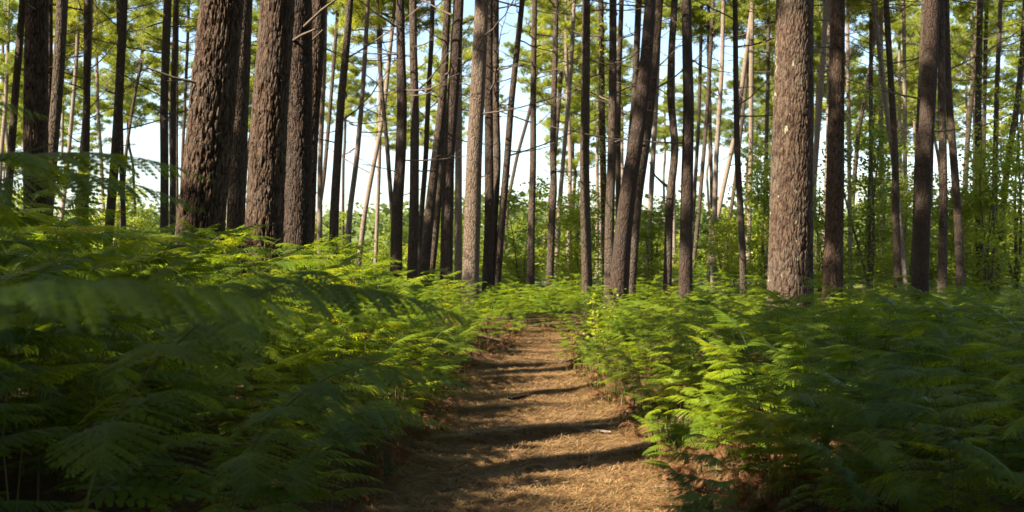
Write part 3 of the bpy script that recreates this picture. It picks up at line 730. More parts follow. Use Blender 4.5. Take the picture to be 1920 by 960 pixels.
NB = 'standing pines of the forest'
T = [
 # D, points, width at fern level, width at top, label, options
 (12.5, [(375, 440), (380, 400), (400, 200), (410, 100), (421, 0)], 88, 76, 'broad pine with deep ridged bark leaning right, left of the second broad pine', dict(mt='bark_big', rough=.034, nbr=0, H=20)),
 (13.5, [(495, 470), (498, 400), (510, 200), (526, 0)], 76, 66, 'thick pine with flaking reddish plated bark, its foot behind lit fern tips', dict(mt='bark_big', rough=.024, nbr=1, H=21)),
 (15.5, [(558, 490), (561, 400), (565, 200), (567, 0)], 54, 42, 'dark grey pine standing hard against the right side of the reddish plated pine', dict(mt='bark_dark_shaded', rough=.015, nbr=2, H=20)),
 (17, [(572, 480), (575, 430), (580, 300), (586, 200), (594, 100), (599, 0)], 32, 34, 'curved pine whose upper stem bows out from behind the dark grey pine', dict(mt='bark_big', rough=.015, nbr=3, H=19)),
 (16.5, [(70, 420), (69, 270), (70, 140), (71, 0)], 45, 40, 'straight thick pine at far left with blurred fern fronds before it', dict(mt='bark_big', rough=.017, nbr=2, H=20)),
 (19, [(440, 420), (442, 300), (447, 200), (452, 100), (456, 0)], 30, 28, 'smooth grey pine half hidden behind the deep ridged broad pine', dict(mt='bark', rough=.010, nbr=3, H=20)),
 (18, [(1480, 600), (1482, 400), (1484, 300), (1487, 200), (1488, 0)], 81, 66, 'broadest pine on the right with lichen patches and lit plated bark', dict(mt='bark_lichen', rough=.018, nbr=2, H=22)),
 (24, [(1561, 540), (1567, 400), (1570, 300), (1573, 200), (1576, 100), (1577, 0)], 37, 27, 'medium pine right of the broadest pine, topped by a dark branch collar', dict(mt='bark_big', rough=.013, nbr=8, H=19, brmin=5)),
 (20, [(85, 420), (92, 350), (97, 270), (104, 200), (111, 100), (117, 0)], 20, 20, 'dark pine leaning out from behind the straight thick pine at far left', dict(nbr=4)),
 (34, [(8, 460), (18, 350), (28, 180), (40, 0)], 15, 13, 'slender pine leaning right at the extreme left edge', {}),
 (36, [(88, 300), (92, 150), (95, 0)], 10, 10, 'thin stem seen just right of the straight thick far left pine', {}),
 (31, [(160, 420), (162, 330), (165, 200), (166, 0)], 15, 13, 'slim pine, dark on one side, paired with a paler stem low down', {}),
 (35, [(143, 430), (149, 300), (157, 200), (163, 80)], 12, 9, 'pale slim stem meeting the darker slim pine higher up', dict(mt='bark_pale_lit')),
 (60, [(112, 430), (126, 290), (143, 110)], 8, 7, 'very thin far pine leaning right between two slim left pines', dict(mt='bark_pale_lit', nbr=5)),
 (66, [(100, 260), (112, 170), (137, 60)], 8, 7, 'thin distant leaning stem crossing behind the leaning dark left pine', dict(mt='bark_pale_lit', nbr=5)),
 (30, [(207, 420), (216, 330), (225, 200), (232, 60), (234, 0)], 17, 14, 'dark slim pine bending right near its foot, ferns at its base', {}),
 (36, [(230, 400), (226, 300), (223, 150), (222, 0)], 10, 8, 'thin straight stem crossing the bending dark slim pine', {}),
 (60, [(228, 420), (238, 290), (252, 200), (268, 120)], 7, 6, 'hair thin pine leaning right alone against the open sky', dict(nbr=5)),
 (30, [(307, 440), (307, 330), (306, 200), (311, 80), (315, 0)], 15, 14, 'slim pine sunlit on its left side, left of a near twin', {}),
 (33, [(323, 440), (322, 300), (322, 150), (326, 0)], 13, 10, 'slim darker twin just right of the sunlit slim pine', {}),
 (55, [(333, 430), (332, 250), (331, 100)], 7, 6, 'very thin stem between the slim twins and the deep ridged broad pine', dict(nbr=4)),
 (60, [(340, 440), (346, 270), (351, 150), (354, 60)], 7, 6, 'thin pine almost touching the left outline of the deep ridged pine', dict(nbr=4)),
 (38, [(455, 350), (460, 180), (467, 0)], 13, 12, 'sunlit slim stem seen high between the two broad left pines', {}),
 (27, [(624, 520), (627, 400), (633, 300), (639, 200), (650, 90), (658, 0)], 18, 12, 'leaning slim pine with short side twigs, right of the curved pine', dict(nbr=14)),
 (36, [(651, 520), (655, 400), (669, 300), (680, 180), (686, 90)], 12, 8, 'pale leaning pine parallel to the leaning slim pine with twigs', dict(mt='bark_pale_lit')),
 (46, [(670, 520), (684, 400), (697, 330), (713, 250), (722, 190)], 10, 7, 'thin pale stem curving right against open sky', dict(mt='bark_pale_lit', nbr=6)),
 (48, [(703, 515), (707, 400), (710, 300), (712, 100)], 8, 7, 'straight whitish thin stem left of the leaning back thin stem', dict(mt='bark_pale_lit', nbr=8)),
 (44, [(740, 440), (735, 390), (725, 260), (718, 200), (712, 120)], 9, 8, 'thin stem leaning left at the top, touching the dark upright pine low down', dict(nbr=6)),
 (42, [(600, 500), (602, 300), (606, 200), (609, 130)], 10, 8, 'bluish pale stem close to the right side of the broad left cluster', dict(mt='bark_pale_lit', nbr=5)),
 (55, [(586, 470), (598, 400), (609, 330), (621, 200), (626, 140)], 8, 6, 'thin stem slanting right out of the broad left cluster', dict(nbr=5)),
 (26, [(742, 520), (744, 400), (751, 300), (754, 200), (751, 100), (749, 0)], 24, 16, 'nearly black upright pine with open sky on its left', dict(mt='bark_dark_shaded', nbr=10)),
 (28, [(773, 520), (777, 400), (778, 200), (775, 100), (774, 0)], 19, 13, 'straight brown pine next right of the nearly black upright pine', dict(nbr=12)),
 (36, [(785, 500), (791, 400), (799, 300), (803, 200), (810, 80), (812, 0)], 11, 9, 'slim pine leaning right behind the straight brown pine', dict(nbr=10)),
 (29, [(794, 525), (805, 400), (816, 300), (828, 200), (834, 120), (839, 0)], 20, 12, 'pine leaning strongly right, crossing behind the dark red brown pine', dict(nbr=12)),
 (38, [(807, 525), (816, 450), (828, 300), (832, 200)], 14, 10, 'shaded stem just right of the strongly leaning pine at its foot', dict(nbr=5)),
 (26.5, [(837, 540), (838, 400), (840, 300), (850, 150), (859, 0)], 23, 19, 'dark red brown pine curving right at its top', dict(nbr=12, mt='bark_dark_shaded')),
 (38, [(859, 540), (860, 400), (860, 150), (861, 60)], 14, 11, 'pale grey slim pine between the red brown pine and the sunlit pine', dict(mt='bark_pale_lit', nbr=7)),
 (25, [(882, 545), (886, 400), (888, 300), (898, 100), (903, 0)], 31, 25, 'brightly sunlit tan pine near the centre left of the path end', dict(nbr=12, mt='bark_sunlit')),
 (28, [(913, 540), (917, 400), (916, 200), (917, 0)], 18, 14, 'dark slim pine directly right of the brightly sunlit tan pine', dict(mt='bark_dark_shaded', nbr=10)),
 (30, [(920, 535), (927, 400), (933, 300), (929, 200), (929, 0)], 16, 13, 'slim pine bulging right midway, beside the dark slim pine', dict(nbr=10)),
 (30, [(931, 540), (942, 400), (951, 300), (958, 200), (969, 100), (980, 0)], 15, 10, 'slender pine sweeping up to the right from the clump by the path end', dict(nbr=12)),
 (75, [(941, 530), (953, 375), (970, 290), (990, 220), (1003, 160)], 7, 6, 'thin dark far stem leaning right beside the sweeping slender pine', dict(nbr=5)),
 (33, [(995, 540), (997, 400), (1000, 300), (1000, 150), (1003, 0)], 15, 10, 'slim upright pine standing just left above the far end of the path', dict(nbr=14)),
 (70, [(1010, 530), (1024, 430), (1036, 340)], 8, 7, 'short visible dark stem leaning right low behind two slim pines', dict(nbr=4)),
 (34, [(1030, 540), (1035, 400), (1039, 350), (1036, 300), (1038, 200), (1041, 100), (1043, 0)], 14, 9, 'slim pine with a kink halfway up, above the far end of the path', dict(nbr=14)),
 (50, [(1044, 490), (1050, 375), (1058, 280), (1066, 190), (1072, 100)], 9, 7, 'pale thin pine slanting right behind the kinked slim pine', dict(mt='bark_pale_lit', nbr=8)),
 (58, [(1066, 470), (1070, 300), (1062, 120)], 8, 6, 'pale thin upright stem between the kinked pine and a stout straight pine', dict(mt='bark_pale_lit', nbr=8)),
 (27, [(1101, 540), (1097, 400), (1095, 300), (1097, 200), (1099, 0)], 21, 15, 'stout straight pine with banded light, left of the leaning twin stems', dict(nbr=14)),
 (37, [(1135, 500), (1133, 400), (1130, 300), (1128, 200), (1125, 0)], 13, 10, 'slim pine with ivy leaves up its stem right of the stout straight pine', dict(nbr=12, ivy=True)),
 (28, [(1142, 540), (1144, 400), (1148, 300), (1150, 200), (1151, 0)], 18, 13, 'straight brown pine touching the foot of the leaning twin stems', dict(nbr=14)),
 (38, [(1160, 480), (1160, 300), (1161, 150), (1167, 0)], 11, 9, 'thin dark pine behind, rising above the leaning twin stems', dict(nbr=10)),
 (25.5, [(1160, 545), (1168, 430), (1178, 350), (1198, 230), (1212, 120), (1221, 0)], 36, 21, 'front stem of the leaning twin, thick and dark, slanting right', dict(nbr=8, mt='bark_dark_shaded')),
 (26.3, [(1181, 540), (1194, 375), (1213, 250), (1224, 150), (1232, 60), (1236, 0)], 22, 15, 'rear thinner stem of the leaning twin, slanting right', dict(nbr=8)),
 (38, [(1180, 300), (1190, 190), (1197, 0)], 13, 12, 'sunlit slim pine high up behind the leaning twin stems', dict(nbr=10)),
 (40, [(1212, 520), (1223, 330), (1230, 220), (1235, 100)], 11, 8, 'pale slim pine right of the leaning twin, with twiggy sides', dict(mt='bark_pale_lit', nbr=10)),
 (29, [(1251, 540), (1254, 400), (1257, 345), (1266, 290), (1262, 240), (1255, 190), (1257, 100), (1263, 0)], 16, 12, 'snaking pine with a bent side branch, left of a straight dark pine', dict(nbr=8)),
 (26, [(1285, 545), (1288, 400), (1290, 300), (1292, 200), (1288, 80), (1286, 0)], 25, 17, 'straight dark pine rising behind the brightest sunlit ferns', dict(nbr=10, mt='bark_dark_shaded')),
 (62, [(1264, 530), (1264, 340), (1263, 200)], 8, 6, 'pale thin stem between the snaking pine and the straight dark pine', dict(mt='bark_pale_lit', nbr=5)),
 (60, [(1300, 500), (1311, 400), (1325, 220)], 8, 7, 'thin dark pine leaning right beyond the straight dark pine', dict(nbr=6)),
 (64, [(1302, 340), (1308, 240), (1311, 150)], 7, 6, 'thin dark stem seen high just right of the straight dark pine', dict(nbr=5)),
 (62, [(1330, 480), (1334, 400), (1331, 230), (1329, 120)], 7, 6, 'thin upright stem in the open gap right of the straight dark pine', dict(nbr=6)),
 (46, [(1338, 510), (1340, 400), (1343, 300), (1352, 180), (1356, 120)], 11, 8, 'pale pine splitting low from a slanting neighbour, middle of the open gap', dict(mt='bark_pale_lit', nbr=8)),
 (52, [(1340, 440), (1355, 360), (1375, 270), (1384, 220)], 10, 8, 'pale pine slanting steeply right across the open gap', dict(mt='bark_pale_lit', nbr=5)),
 (60, [(1358, 500), (1366, 420), (1376, 350), (1390, 230), (1398, 160)], 8, 6, 'dark thin pine slanting right behind the slim red pine', dict(nbr=8)),
 (31, [(1394, 540), (1388, 400), (1381, 300), (1377, 150), (1375, 0)], 13, 9, 'slim red brown pine leaning left at the top, alone before the gap', dict(nbr=12)),
 (48, [(1403, 470), (1408, 300), (1410, 80)], 9, 8, 'pale thin pine between the slim red brown pine and the broadest pine', dict(mt='bark_pale_lit', nbr=10)),
 (56, [(1432, 500), (1436, 300), (1440, 100)], 8, 7, 'thin stem almost hidden by the left side of the broadest pine', dict(nbr=8)),
 (42, [(1523, 380), (1530, 290), (1540, 170), (1546, 90)], 12, 10, 'pale pine slanting right just beside the broadest pine', dict(mt='bark_pale_lit', nbr=8)),
 (50, [(1545, 400), (1550, 250), (1552, 120)], 8, 7, 'thin pale stem in the gap between the broadest and the medium pine', dict(mt='bark_pale_lit', nbr=8)),
 (46, [(1594, 300), (1593, 60)], 8, 6, 'pale thin stem touching the right side of the medium pine', dict(mt='bark_pale_lit', nbr=6)),
 (56, [(1600, 330), (1606, 250), (1627, 140), (1636, 70)], 9, 7, 'dark thin pine leaning right above the leafy oak sapling', dict(nbr=8)),
 (44, [(1624, 500), (1630, 400), (1635, 300), (1637, 150), (1638, 0)], 9, 7, 'thin straight dark stem amid the oak leaves right of the medium pine', dict(nbr=12)),
 (31, [(1684, 515), (1682, 400), (1681, 300), (1676, 210), (1671, 140), (1662, 0)], 15, 11, 'gently bowed brown pine joined high up by a paler lit stem', dict(nbr=10)),
 (32.5, [(1680, 330), (1668, 230), (1657, 130), (1645, 20)], 10, 9, 'paler lit stem merging into the gently bowed brown pine', dict(mt='bark_pale_lit', nbr=4)),
 (43, [(1697, 400), (1695, 280), (1692, 130)], 8, 7, 'pale thin stem in the gap left of the thick black pine', dict(mt='bark_pale_lit', nbr=6)),
 (25, [(1725, 530), (1728, 400), (1730, 300), (1735, 200), (1743, 0)], 28, 26, 'thick nearly black pine on the right with a thin lit left edge', dict(mt='bark_dark_shaded', nbr=12)),
 (27, [(1716, 480), (1718, 350), (1723, 200), (1730, 0)], 13, 13, 'lit orange stem showing behind the left edge of the thick black pine', dict(nbr=3)),
 (40, [(1745, 500), (1747, 380), (1750, 200), (1753, 80)], 9, 8, 'thin dark stem just right of the thick black pine', dict(nbr=6)),
 (29, [(1766, 530), (1768, 400), (1768, 300), (1766, 200), (1768, 0)], 16, 12, 'upright pine with dappled pinkish bark, first of a pair right of the black pine', dict(nbr=10)),
 (30, [(1801, 530), (1797, 400), (1791, 300), (1786, 230), (1782, 150), (1779, 0)], 16, 11, 'pine with brilliantly lit pale top, bending right towards its foot', dict(nbr=8, mt='bark')),
 (40, [(1808, 420), (1811, 360), (1817, 250), (1829, 130)], 10, 8, 'thin dark pine slanting right above ivy, right of the brilliantly lit pine', dict(nbr=8)),
 (36, [(1838, 520), (1838, 400), (1837, 200), (1838, 0)], 15, 11, 'upright pine wrapped in bright yellow green ivy', dict(nbr=10, ivy=True)),
 (44, [(1846, 330), (1850, 180), (1852, 60)], 8, 7, 'thin dark stem just right of the ivy wrapped pine', dict(nbr=6)),
 (37, [(1863, 490), (1865, 350), (1870, 200), (1881, 0)], 12, 8, 'slim pine with lit pale foot, right of the ivy wrapped pine', dict(nbr=10)),
 (38, [(1872, 490), (1876, 440), (1887, 300), (1902, 200), (1911, 100), (1916, 0)], 13, 11, 'leaning pine nearest the right edge, ivy leaves on its lower stem', dict(nbr=10, ivy=True)),
 (43, [(1655, 540), (1656, 400), (1654, 300)], 10, 8, 'whitish lit stem with leafy shoots near the ground left of the bowed pine', dict(mt='bark_pale_lit', nbr=3, ivy=True)),
]
IVY = []
for (D, pts, wb, wt, lab, op) in T:
    op = dict(op); ivy = op.pop('ivy', False)
    root, axis = make_pine(D, pts, wb, wt, lab, None, **op)
    if ivy: IVY.append((root, axis, D))

# ivy leaves on some stems (a part of the tree it grows on)
def leaf_quads(C, rg, size, up=.6):
    n = len(C); d = rg.normal(0, 1, (n, 3)); d[:, 2] *= .4; d /= np.linalg.norm(d, axis=1)[:, None]
    nr = rg.normal(0, .6, (n, 3)); nr[:, 2] += up; s = np.cross(d, nr); s /= np.linalg.norm(s, axis=1)[:, None] + 1e-6
    L = size * rg.uniform(.6, 1.3, (n, 1)); w = L * .34
    a = C; b = C + d * L * .45 + s * w; c = C + d * L; e = C + d * L * .45 - s * w
    return np.stack([a, b, c, e], 1).reshape(-1, 3), np.arange(n * 4).reshape(n, 4)
for root, axis, D in IVY:
    rg = np.random.RandomState(int(D * 7)); g = Geo()
    for z in np.arange(.6, 9.5, .3):
        p, r = axis(z + root.location.z); m = int(45 * rg.uniform(.3, 1.5)); a = rg.uniform(0, 6.28, m); q = r + np.abs(rg.normal(0, .16, m))
        C = p + np.stack([np.cos(a) * q, np.sin(a) * q, rg.uniform(-.2, .2, m)], 1)
        v, f = leaf_quads(C, rg, .10); g.add(v, f)
    link('ivy', g.mesh('ivy'), M['oak'], root)

# two pale broken branches across the broad left pines, and the bent branch of the snaking pine
def add_branch(root_lab, pts, D, r0, r1):
    root = next(o for o in COL.objects if o.get('label') == root_lab)
    P = np.array([[X(a, D), D + dd, Z(b, D)] for a, b, dd in pts]); t = np.linspace(0, 1, len(P)); tt = np.linspace(0, 1, 16)
    P = np.stack([np.interp(tt, t, P[:, k]) for k in range(3)], 1) - np.array(root.location)
    v, q = tube(P, np.linspace(r0, r1, 16), 7); link('dead_branch', new_mesh('dead_branch', v, [q], True), M['branch'], root)
L3 = T[2][4]; L4 = T[3][4]; L1 = T[0][4]
add_branch(L3, [(548, 77, .0), (575, 73, -.3), (607, 71, -.6)], 15.2, .022, .012)
add_branch(L4, [(575, 90, 0), (592, 78, -.2), (614, 66, -.4)], 16.6, .02, .01)
add_branch(L3, [(570, 50, 0), (610, 28, -.3), (650, 8, -.5), (672, -8, -.6)], 15.2, .022, .01)
add_branch(L1, [(370, 155, 0), (330, 148, -.1), (285, 132, -.2)], 12.3, .017, .009)
add_branch(T[54 if 'snaking' in T[54][4] else [i for i, t in enumerate(T) if 'snaking' in t[4]][0]][4], [(1252, 350, 0), (1240, 342, -.1), (1226, 330, -.2), (1215, 305, -.3)], 29, .045, .012)

# more distant pines filling the canopy
rf = np.random.RandomState(77)
cnt = 0; tries = 0; used = []
while cnt < 54 and tries < 4000:
    tries += 1
    D = rf.uniform(56, 115); px = rf.uniform(-60, 1980)
    if px < 560 and rf.rand() < .68: continue
    if 560 < px < 1440 and (D < 75 or rf.rand() < .45): continue
    x = X(px, D)
    if any((x - u) ** 2 + (D - v) ** 2 < 9 for u, v in used): continue
    used.append((x, D)); ln = rf.normal(0, 18) * 60 / D
    w = rf.uniform(.22, .30) / D * F
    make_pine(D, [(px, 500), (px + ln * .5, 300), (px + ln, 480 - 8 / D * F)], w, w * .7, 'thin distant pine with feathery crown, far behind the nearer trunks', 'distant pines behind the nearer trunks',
              mt='bark_pale_lit' if rf.rand() < .6 else 'bark', H=rf.uniform(17, 21), nbr=6 if D < 75 else 2, cscale=rf.uniform(.95, 1.25), brmin=4)
    cnt += 1

# ------------------------------------------------------------------ pines outside the view whose crowns and trunks shade the scene
# lit spots in the photograph (x, y, z of the surface): sun rays to them stay open
KH = math.cos(SUN_EL) / math.sin(SUN_EL)
LIT = []
for (px, D, z, r) in ((1000, 8.6, 0, .7), (1040, 9.5, 0, .8), (1000, 10.8, 0, .9), (1000, 12.5, 0, .8), (960, 15.5, 0, .6), (1010, 17.5, 0, .8), (1030, 20.5, 0, .6),
                      (1150, 15, .9, .8), (1250, 18, .9, 1.2), (1330, 20, .9, 1.4), (1200, 22, .9, 1.2), (1400, 23, .9, 1.0), (1180, 17, .8, 1.3), (1300, 16, .8, 1.2), (1230, 14.5, .8, 1.0), (1330, 19, .8, .8),  (1130, 13.5, .6, .8),
                      (900, 19, .9, .8), (840, 15, 1.0, .5), (540, 12.5, 1.2, .5), (860, 18, .9, .4), (1850, 33, 3, .8), (1700, 36, 3, .8), (1640, 35, 4.5, .8), (1900, 34, 4, .8),
                      (1488, 18, 3.6, .9), (1488, 18, 5.0, .8), (886, 25, 3.5, 1.0), (886, 25, 5.2, 1.0), (1097, 27, 4, 1.0), (1790, 30, 6, 1.0), (1575, 24, 4, .6), (1575, 24, 6, .6), (500, 13.5, 2.2, .5), (510, 13.5, 3.8, .5), (395, 12.5, 3.0, .5), (1415, 7.3, .3, .35), (1440, 7.0, .1, .35)):
    LIT.append((np.array([X(px, D), D, z]), r))
LIT.append((np.array([-.42, 1.38, 1.42]), 0.0))
SHADE = []
for (x, y, z) in ((-2.5, 3, 1.2), (-1.2, 2, 1.3), (-2.5, 5.5, 1.1), (-1.2, 6.5, .6), (-3.5, 7.5, 1.1), (2.0, 5, .8), (3.2, 6.5, .8), (2.4, 8, .8), (4.2, 8.5, .9), (3.6, 10.5, .9), (5.5, 11.5, .9), (6.5, 14, .9), (5, 13, .9), (.3, 6, 0), (2.5, 11.5, .8),
                  (-5, 4, 1.2), (7.5, 17, .9), (-1.4, 9.5, .8), (4.6, 18, 1.2), (8.5, 20, .9), (-4.5, 10, 1.0), (0.9, 7.0, .2), (1.8, 6.6, .3), (-.5, 3.5, .5), (9.5, 15, .9), (-2.4, 11.8, .8), (3.4, 14, .8)):
    SHADE.append(np.array([x, y, z]))
for (x, y, z) in ((0, 6.6, 0), (.5, 6.9, 0), (-.4, 6.7, 0), (.9, 7.4, 0), (-.6, 7.6, 0), (-.7, 9.6, 0), (2.3, 9.3, .8), (2.6, 7.2, .8), (3.0, 10.4, .9), (3.5, 12.2, .9), (4.6, 10, .9), (5.2, 14.6, .9), (6.6, 17, .9), (2.1, 7.8, .7), (-1.8, 10, 1.), (-2.6, 12, 1.1), (-3.6, 12.6, 1.2), (-2.4, 14, 1.1), (-3, 9.5, 1.2), (-4.2, 11, 1.3), (-2.2, 9, 1.1), (-5, 12.5, 1.3), (-1.6, 12.5, 1), (-3.3, 14.5, 1.1), (-5, 9, 1.4), (-1.2, 2.6, 1.7), (-.6, 2.6, 1.5),(.4, 6.4, 0), (.9, 6.3, 0), (1.3, 7.2, .2), (1.6, 8.2, .4), (-.5, 7.2, 0), (-.9, 8.2, .2), (3, 4.8, .8), (2.2, 6, .6), (5.5, 9, .9), (-1.5, 11, .9), (-1.8, 8, 1.), (-3, 2, 1.3), (4.5, 6.8, .8), (6, 12.5, .9), (-4, 8.5, 1.2), (3.2, 9.4, .9), (8, 16, .9)):
    SHADE.append(np.array([x, y, z]))
def ray_dist(p, c):
    v = c - p; t = v @ SUNV; return np.linalg.norm(v - t * SUNV)
ro = np.random.RandomState(13); outs = []
def in_view(x, y, r=3.2): return y > 0 and abs(x) < y * .45 + r and y < 200
def try_out(x, y, zc, cs):
    if math.hypot(x, y) < 4: return False
    # the trunk itself must stay out of the frame; its crown may overhang above the frame
    if y > 0 and abs(x) < y * .45 + 1.2: return False
    if y > 24 and abs(x) < y * .45 + 3.5: return False
    if any(math.hypot(x - a, y - b) < 1.5 for a, b, *_ in outs): return False
    if x > .3 and y > -3 and y < 24: pass
    for p, r in LIT:
        for dz, rr in ((1.2, 2.3), (3.2, 2.6), (5.4, 1.9)) if (p[2] < 1.6 or p[1] == 25) else ((2.5, 1.7),):
            if ray_dist(p, np.array([x, y, zc + dz * cs])) < rr * cs * .9 + r * .6: return False
    outs.append((x, y, zc, cs)); return True
DARK = [np.array([X(a, D_), D_, z_]) for a, D_, z_ in ((1482, 18, 1.0), (1482, 18, 2.3), (1730, 25, 2), (1730, 25, 5), (1735, 25, 7), (1175, 25.5, 2), (1195, 25.5, 4.5), (745, 26, 2.5), (752, 26, 5), (840, 26.5, 3), (850, 26.5, 6), (1290, 26, 2.5), (1287, 26, 4.5), (1570, 24, 3), (420, 12.5, 4), (515, 13.5, 3.2), (562, 15.5, 3), (70, 16.5, 3.5), (1255, 29, 6), (1097, 27, 5.8), (917, 28, 4))]
SHADE += DARK
for p in SHADE:
    done = 0
    for _ in range(200):
        h = ro.uniform(9.0, 14.5); t = (h - p[2]) / SUNV[2]; c = p + t * SUNV; cs = ro.uniform(.75, 1.1)
        if try_out(c[0] + ro.normal(0, .5), c[1] + ro.normal(0, .5), h - 3.2 * cs, cs):
            done += 1
            if done >= 2: break
for _ in range(5000):
    if len(outs) > 150: break
    x = ro.uniform(-38, -3); y = ro.uniform(-26, 38)
    try_out(x, y, ro.uniform(8, 12), ro.uniform(.85, 1.15))
def out_pine(x, y, zc, cs, label, group):
    H = zc + 7.4 * cs; zb = float(hz(x, y)) - .1; zt = np.arange(0, H - zb, .5)
    lx = ro.normal(0, .012); ly = ro.normal(0, .012)
    P = np.stack([lx * zt + .08 * np.sin(zt * .4 + x), ly * zt, zt], 1); r = ro.uniform(.14, .22) * np.clip((H + .5 - zt) / H, .15, 1)
    v, q, _f = trunk_mesh(P, r, 12, 0, ro.randint(99)); e = empty('pine_tree', (x, y, zb)); tag(e, label, 'tree', group)
    link('trunk', new_mesh('trunk', v, [q], True), M['bark'], e)
    cm, lm = CROWNS_OUT[ro.randint(2)]; rot = ro.uniform(0, 6.28)
    for nm, me in (('crown', cm), ('limbs', lm)):
        c = bpy.data.objects.new(nm, me); COL.objects.link(c); c.parent = e
        c.matrix_basis = Matrix.Translation((lx * zc, ly * zc, zc - zb)) @ Matrix.Rotation(rot, 4, 'Z') @ Matrix.Scale(cs, 4)
nsun = len(outs)
for _ in range(900):
    if len(outs) > nsun + 70: break
    x = ro.uniform(-14, 26); y = ro.uniform(-26, 16); try_out(x, y, ro.uniform(7.5, 10), ro.uniform(.95, 1.25))
for (x, y, zc, cs) in outs:
    out_pine(x, y, zc, cs, 'pine beside and behind the viewer, casting shade over the ferns and path', 'pines around the viewer that shade the path')

# ------------------------------------------------------------------ understory: oak saplings and bushes
def oak(seed, H=3.5, Rr=1.3, nl=3400, size=.11):
    rg = np.random.RandomState(seed); g = Geo(); gb = Geo(); t = np.linspace(0, 1, 9)
    tops = []
    for s in range(rg.randint(2, 5)):
        a = rg.uniform(0, 6.28); q = rg.uniform(.1, .55) * Rr; h = H * rg.uniform(.7, 1)
        P = np.stack([q * t * math.cos(a) + .1 * np.sin(t * 5 + s), q * t * math.sin(a), h * t], 1)
        v, f = tube(P, np.linspace(.028, .006, 9) * H / 3, 5); gb.add(v, f)
        for k in range(int(7 + H * 1.5)):
            u = rg.uniform(.12, 1); p = np.array([np.interp(u, t, P[:, j]) for j in range(3)]); aa = rg.uniform(0, 6.28); L = Rr * rg.uniform(.35, .85) * (1.15 - .6 * u)
            e = p + np.array([math.cos(aa) * L, math.sin(aa) * L, rg.uniform(-.05, .45) * L]); v, f = tube(np.stack([p, (p + e) / 2 + [0, 0, .06], e]), np.array([.012, .008, .004]), 3); gb.add(v, f)
            tops.append((p, e))
    per = nl // len(tops)
    for p, e in tops:
        u = rg.rand(per, 1) ** .7; C = p + (e - p) * u + rg.normal(0, .17, (per, 3)) * np.array([1, 1, .55]) * (H / 3.5) ** .5
        v, f = leaf_quads(C, rg, size); g.add(v, f)
    return g.mesh('leaves'), gb.mesh('stem', True)
OAKS = [oak(1, 2.6, 1.4, 2200), oak(2, 3.6, 1.7, 2900), oak(3, 1.8, 1.3, 1700), oak(4, 4.8, 1.9, 3400, .12), oak(5, 6.6, 2.2, 4600, .12)]
for a, b in OAKS: a.materials.append(M['oak']); b.materials.append(M['branch'])
def place_oak(x, y, k, s, label, group):
    e = empty('oak_sapling', (x, y, float(hz(x, y)) - .05), ro.uniform(0, 6.28)); e.scale = (s, s, s * ro.uniform(.9, 1.1)); tag(e, label, 'bush' if k < 3 else 'tree', group)
    for nm, me in (('leaves', OAKS[k][0]), ('stem', OAKS[k][1])):
        c = bpy.data.objects.new(nm, me); COL.objects.link(c); c.parent = e
# measured ones: pixel of centre, distance, kind, scale
for (px, D, k, s, lab) in (
    (1630, 35, 4, .95, 'tall oak sapling with sunlit leaves right of the medium pine'),
    (1700, 38, 4, .85, 'oak sapling filling the gap left of the thick black pine'),
    (1800, 36, 3, .95, 'leafy sapling behind the brilliantly lit pine'),
    (1850, 33, 3, 1.0, 'yellow green sapling at the foot of the ivy wrapped pine'),
    (1905, 34, 4, .9, 'bright leafy sapling by the right edge under the leaning pine'),
    (1540, 38, 3, .95, 'shaded oak sapling between the broadest and the medium pine'),
    (1440, 40, 3, .9, 'leafy sapling peeping out left of the broadest pine'),
    (1220, 38, 3, .8, 'leafy sapling right of the leaning twin stems'),
    (1075, 40, 3, .9, 'leafy sapling left of the stout straight pine'),
    (985, 42, 1, 1.1, 'round green sapling above the far end of the path'),
    (1370, 40, 1, .9, 'low sapling in the open gap by the slim red brown pine'),
    (1760, 34, 1, .9, 'low leafy bush at the foot of the dappled pinkish pine')):
    place_oak(X(px, D), D, k, s, lab, None)
k = 0; used = []
rb_ = np.random.RandomState(3)
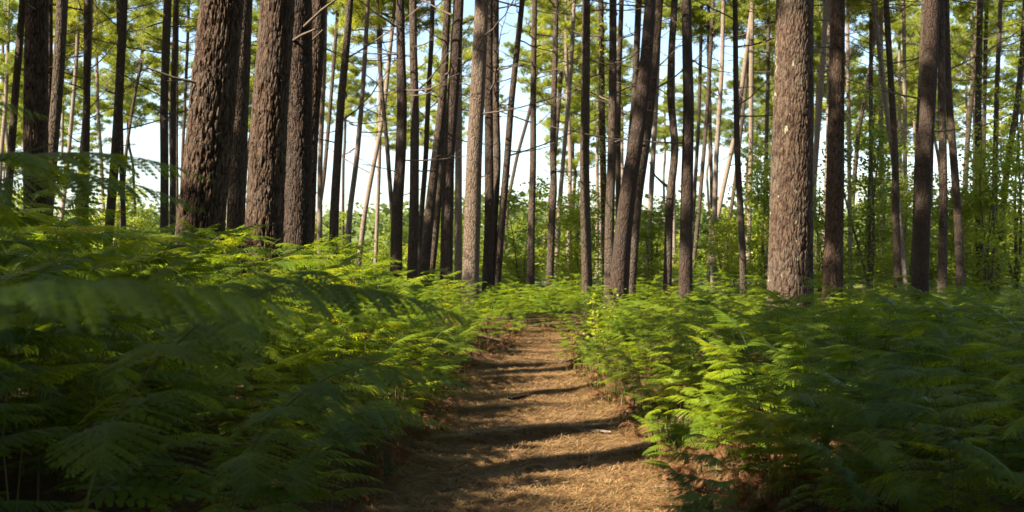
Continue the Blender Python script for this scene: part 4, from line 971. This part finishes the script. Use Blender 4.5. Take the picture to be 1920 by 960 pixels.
while k < 84:
    D = rb_.uniform(38, 78); px = rb_.uniform(-80, 2000); x = X(px, D)
    if px < 560 and D < 52: continue
    if px < 1450 and rb_.rand() < .25: continue
    if any((x - u) ** 2 + (D - v) ** 2 < 2.6 for u, v in used): continue
    used.append((x, D))
    kind = rb_.choice([0, 1, 2, 3], p=[.3, .25, .25, .2]) if px > 1450 else rb_.choice([0, 1, 2, 3], p=[.35, .28, .3, .07])
    place_oak(x, D, int(kind), rb_.uniform(.85, 1.2), 'sunlit green bush in the far understory behind the pine trunks', 'green bushes of the far understory'); k += 1
# leafy sprout at the fern edge right of the path
x, y = X(1125, 13.8), 13.8
e = empty('oak_sapling', (x, y, float(hz(x, y)) - .05)); tag(e, 'small sapling with pale round leaves among sunlit ferns right of the path', 'sapling')
rg = np.random.RandomState(8); g = Geo(); gb = Geo()
for s in range(3):
    a = s * 2.1; t = np.linspace(0, 1, 8); P = np.stack([.18 * t * math.cos(a), .18 * t * math.sin(a), 1.05 * t * (1 - .12 * s)], 1); v, f = tube(P, np.linspace(.008, .002, 8), 5); gb.add(v, f)
    for q in range(10):
        u = rg.uniform(.4, 1); p = np.array([np.interp(u, t, P[:, j]) for j in range(3)]); m = 7
        v, f = leaf_quads(p + rg.normal(0, .05, (m, 3)), rg, .055, 1.0); g.add(v, f)
link('leaves', g.mesh('leaves'), M['oak'], e); link('stem', gb.mesh('stem', True), M['branch'], e)

# ------------------------------------------------------------------ far woodland band beyond the bushes
g = Geo(); rw = np.random.RandomState(4)
for k in range(420):
    D = rw.uniform(95, 300); x = rw.uniform(-.62, .62) * D; h = rw.uniform(4.5, 8.5) * (1 + (D > 180) * .35); rr = rw.uniform(1.6, 3.2)
    m = 260; C = rw.normal(0, 1, (m, 3)); C /= np.linalg.norm(C, axis=1)[:, None]; C *= rw.rand(m, 1) ** .33
    lob = 1 + .35 * np.sin(C[:, :1] * 5 + k) * np.cos(C[:, 1:2] * 4 + k)
    C = C * np.array([rr, rr, h * .5]) * lob + np.array([x, D, h * .5])
    v, f = leaf_quads(C, rw, .85 * (1 + (D > 180) * .4), .4); g.add(v, f)
o = link('far_woodland', g.mesh('far_woodland'), M['far']); tag(o, 'pale green band of far woodland beneath the sky behind the pines', 'woodland', kind='stuff')
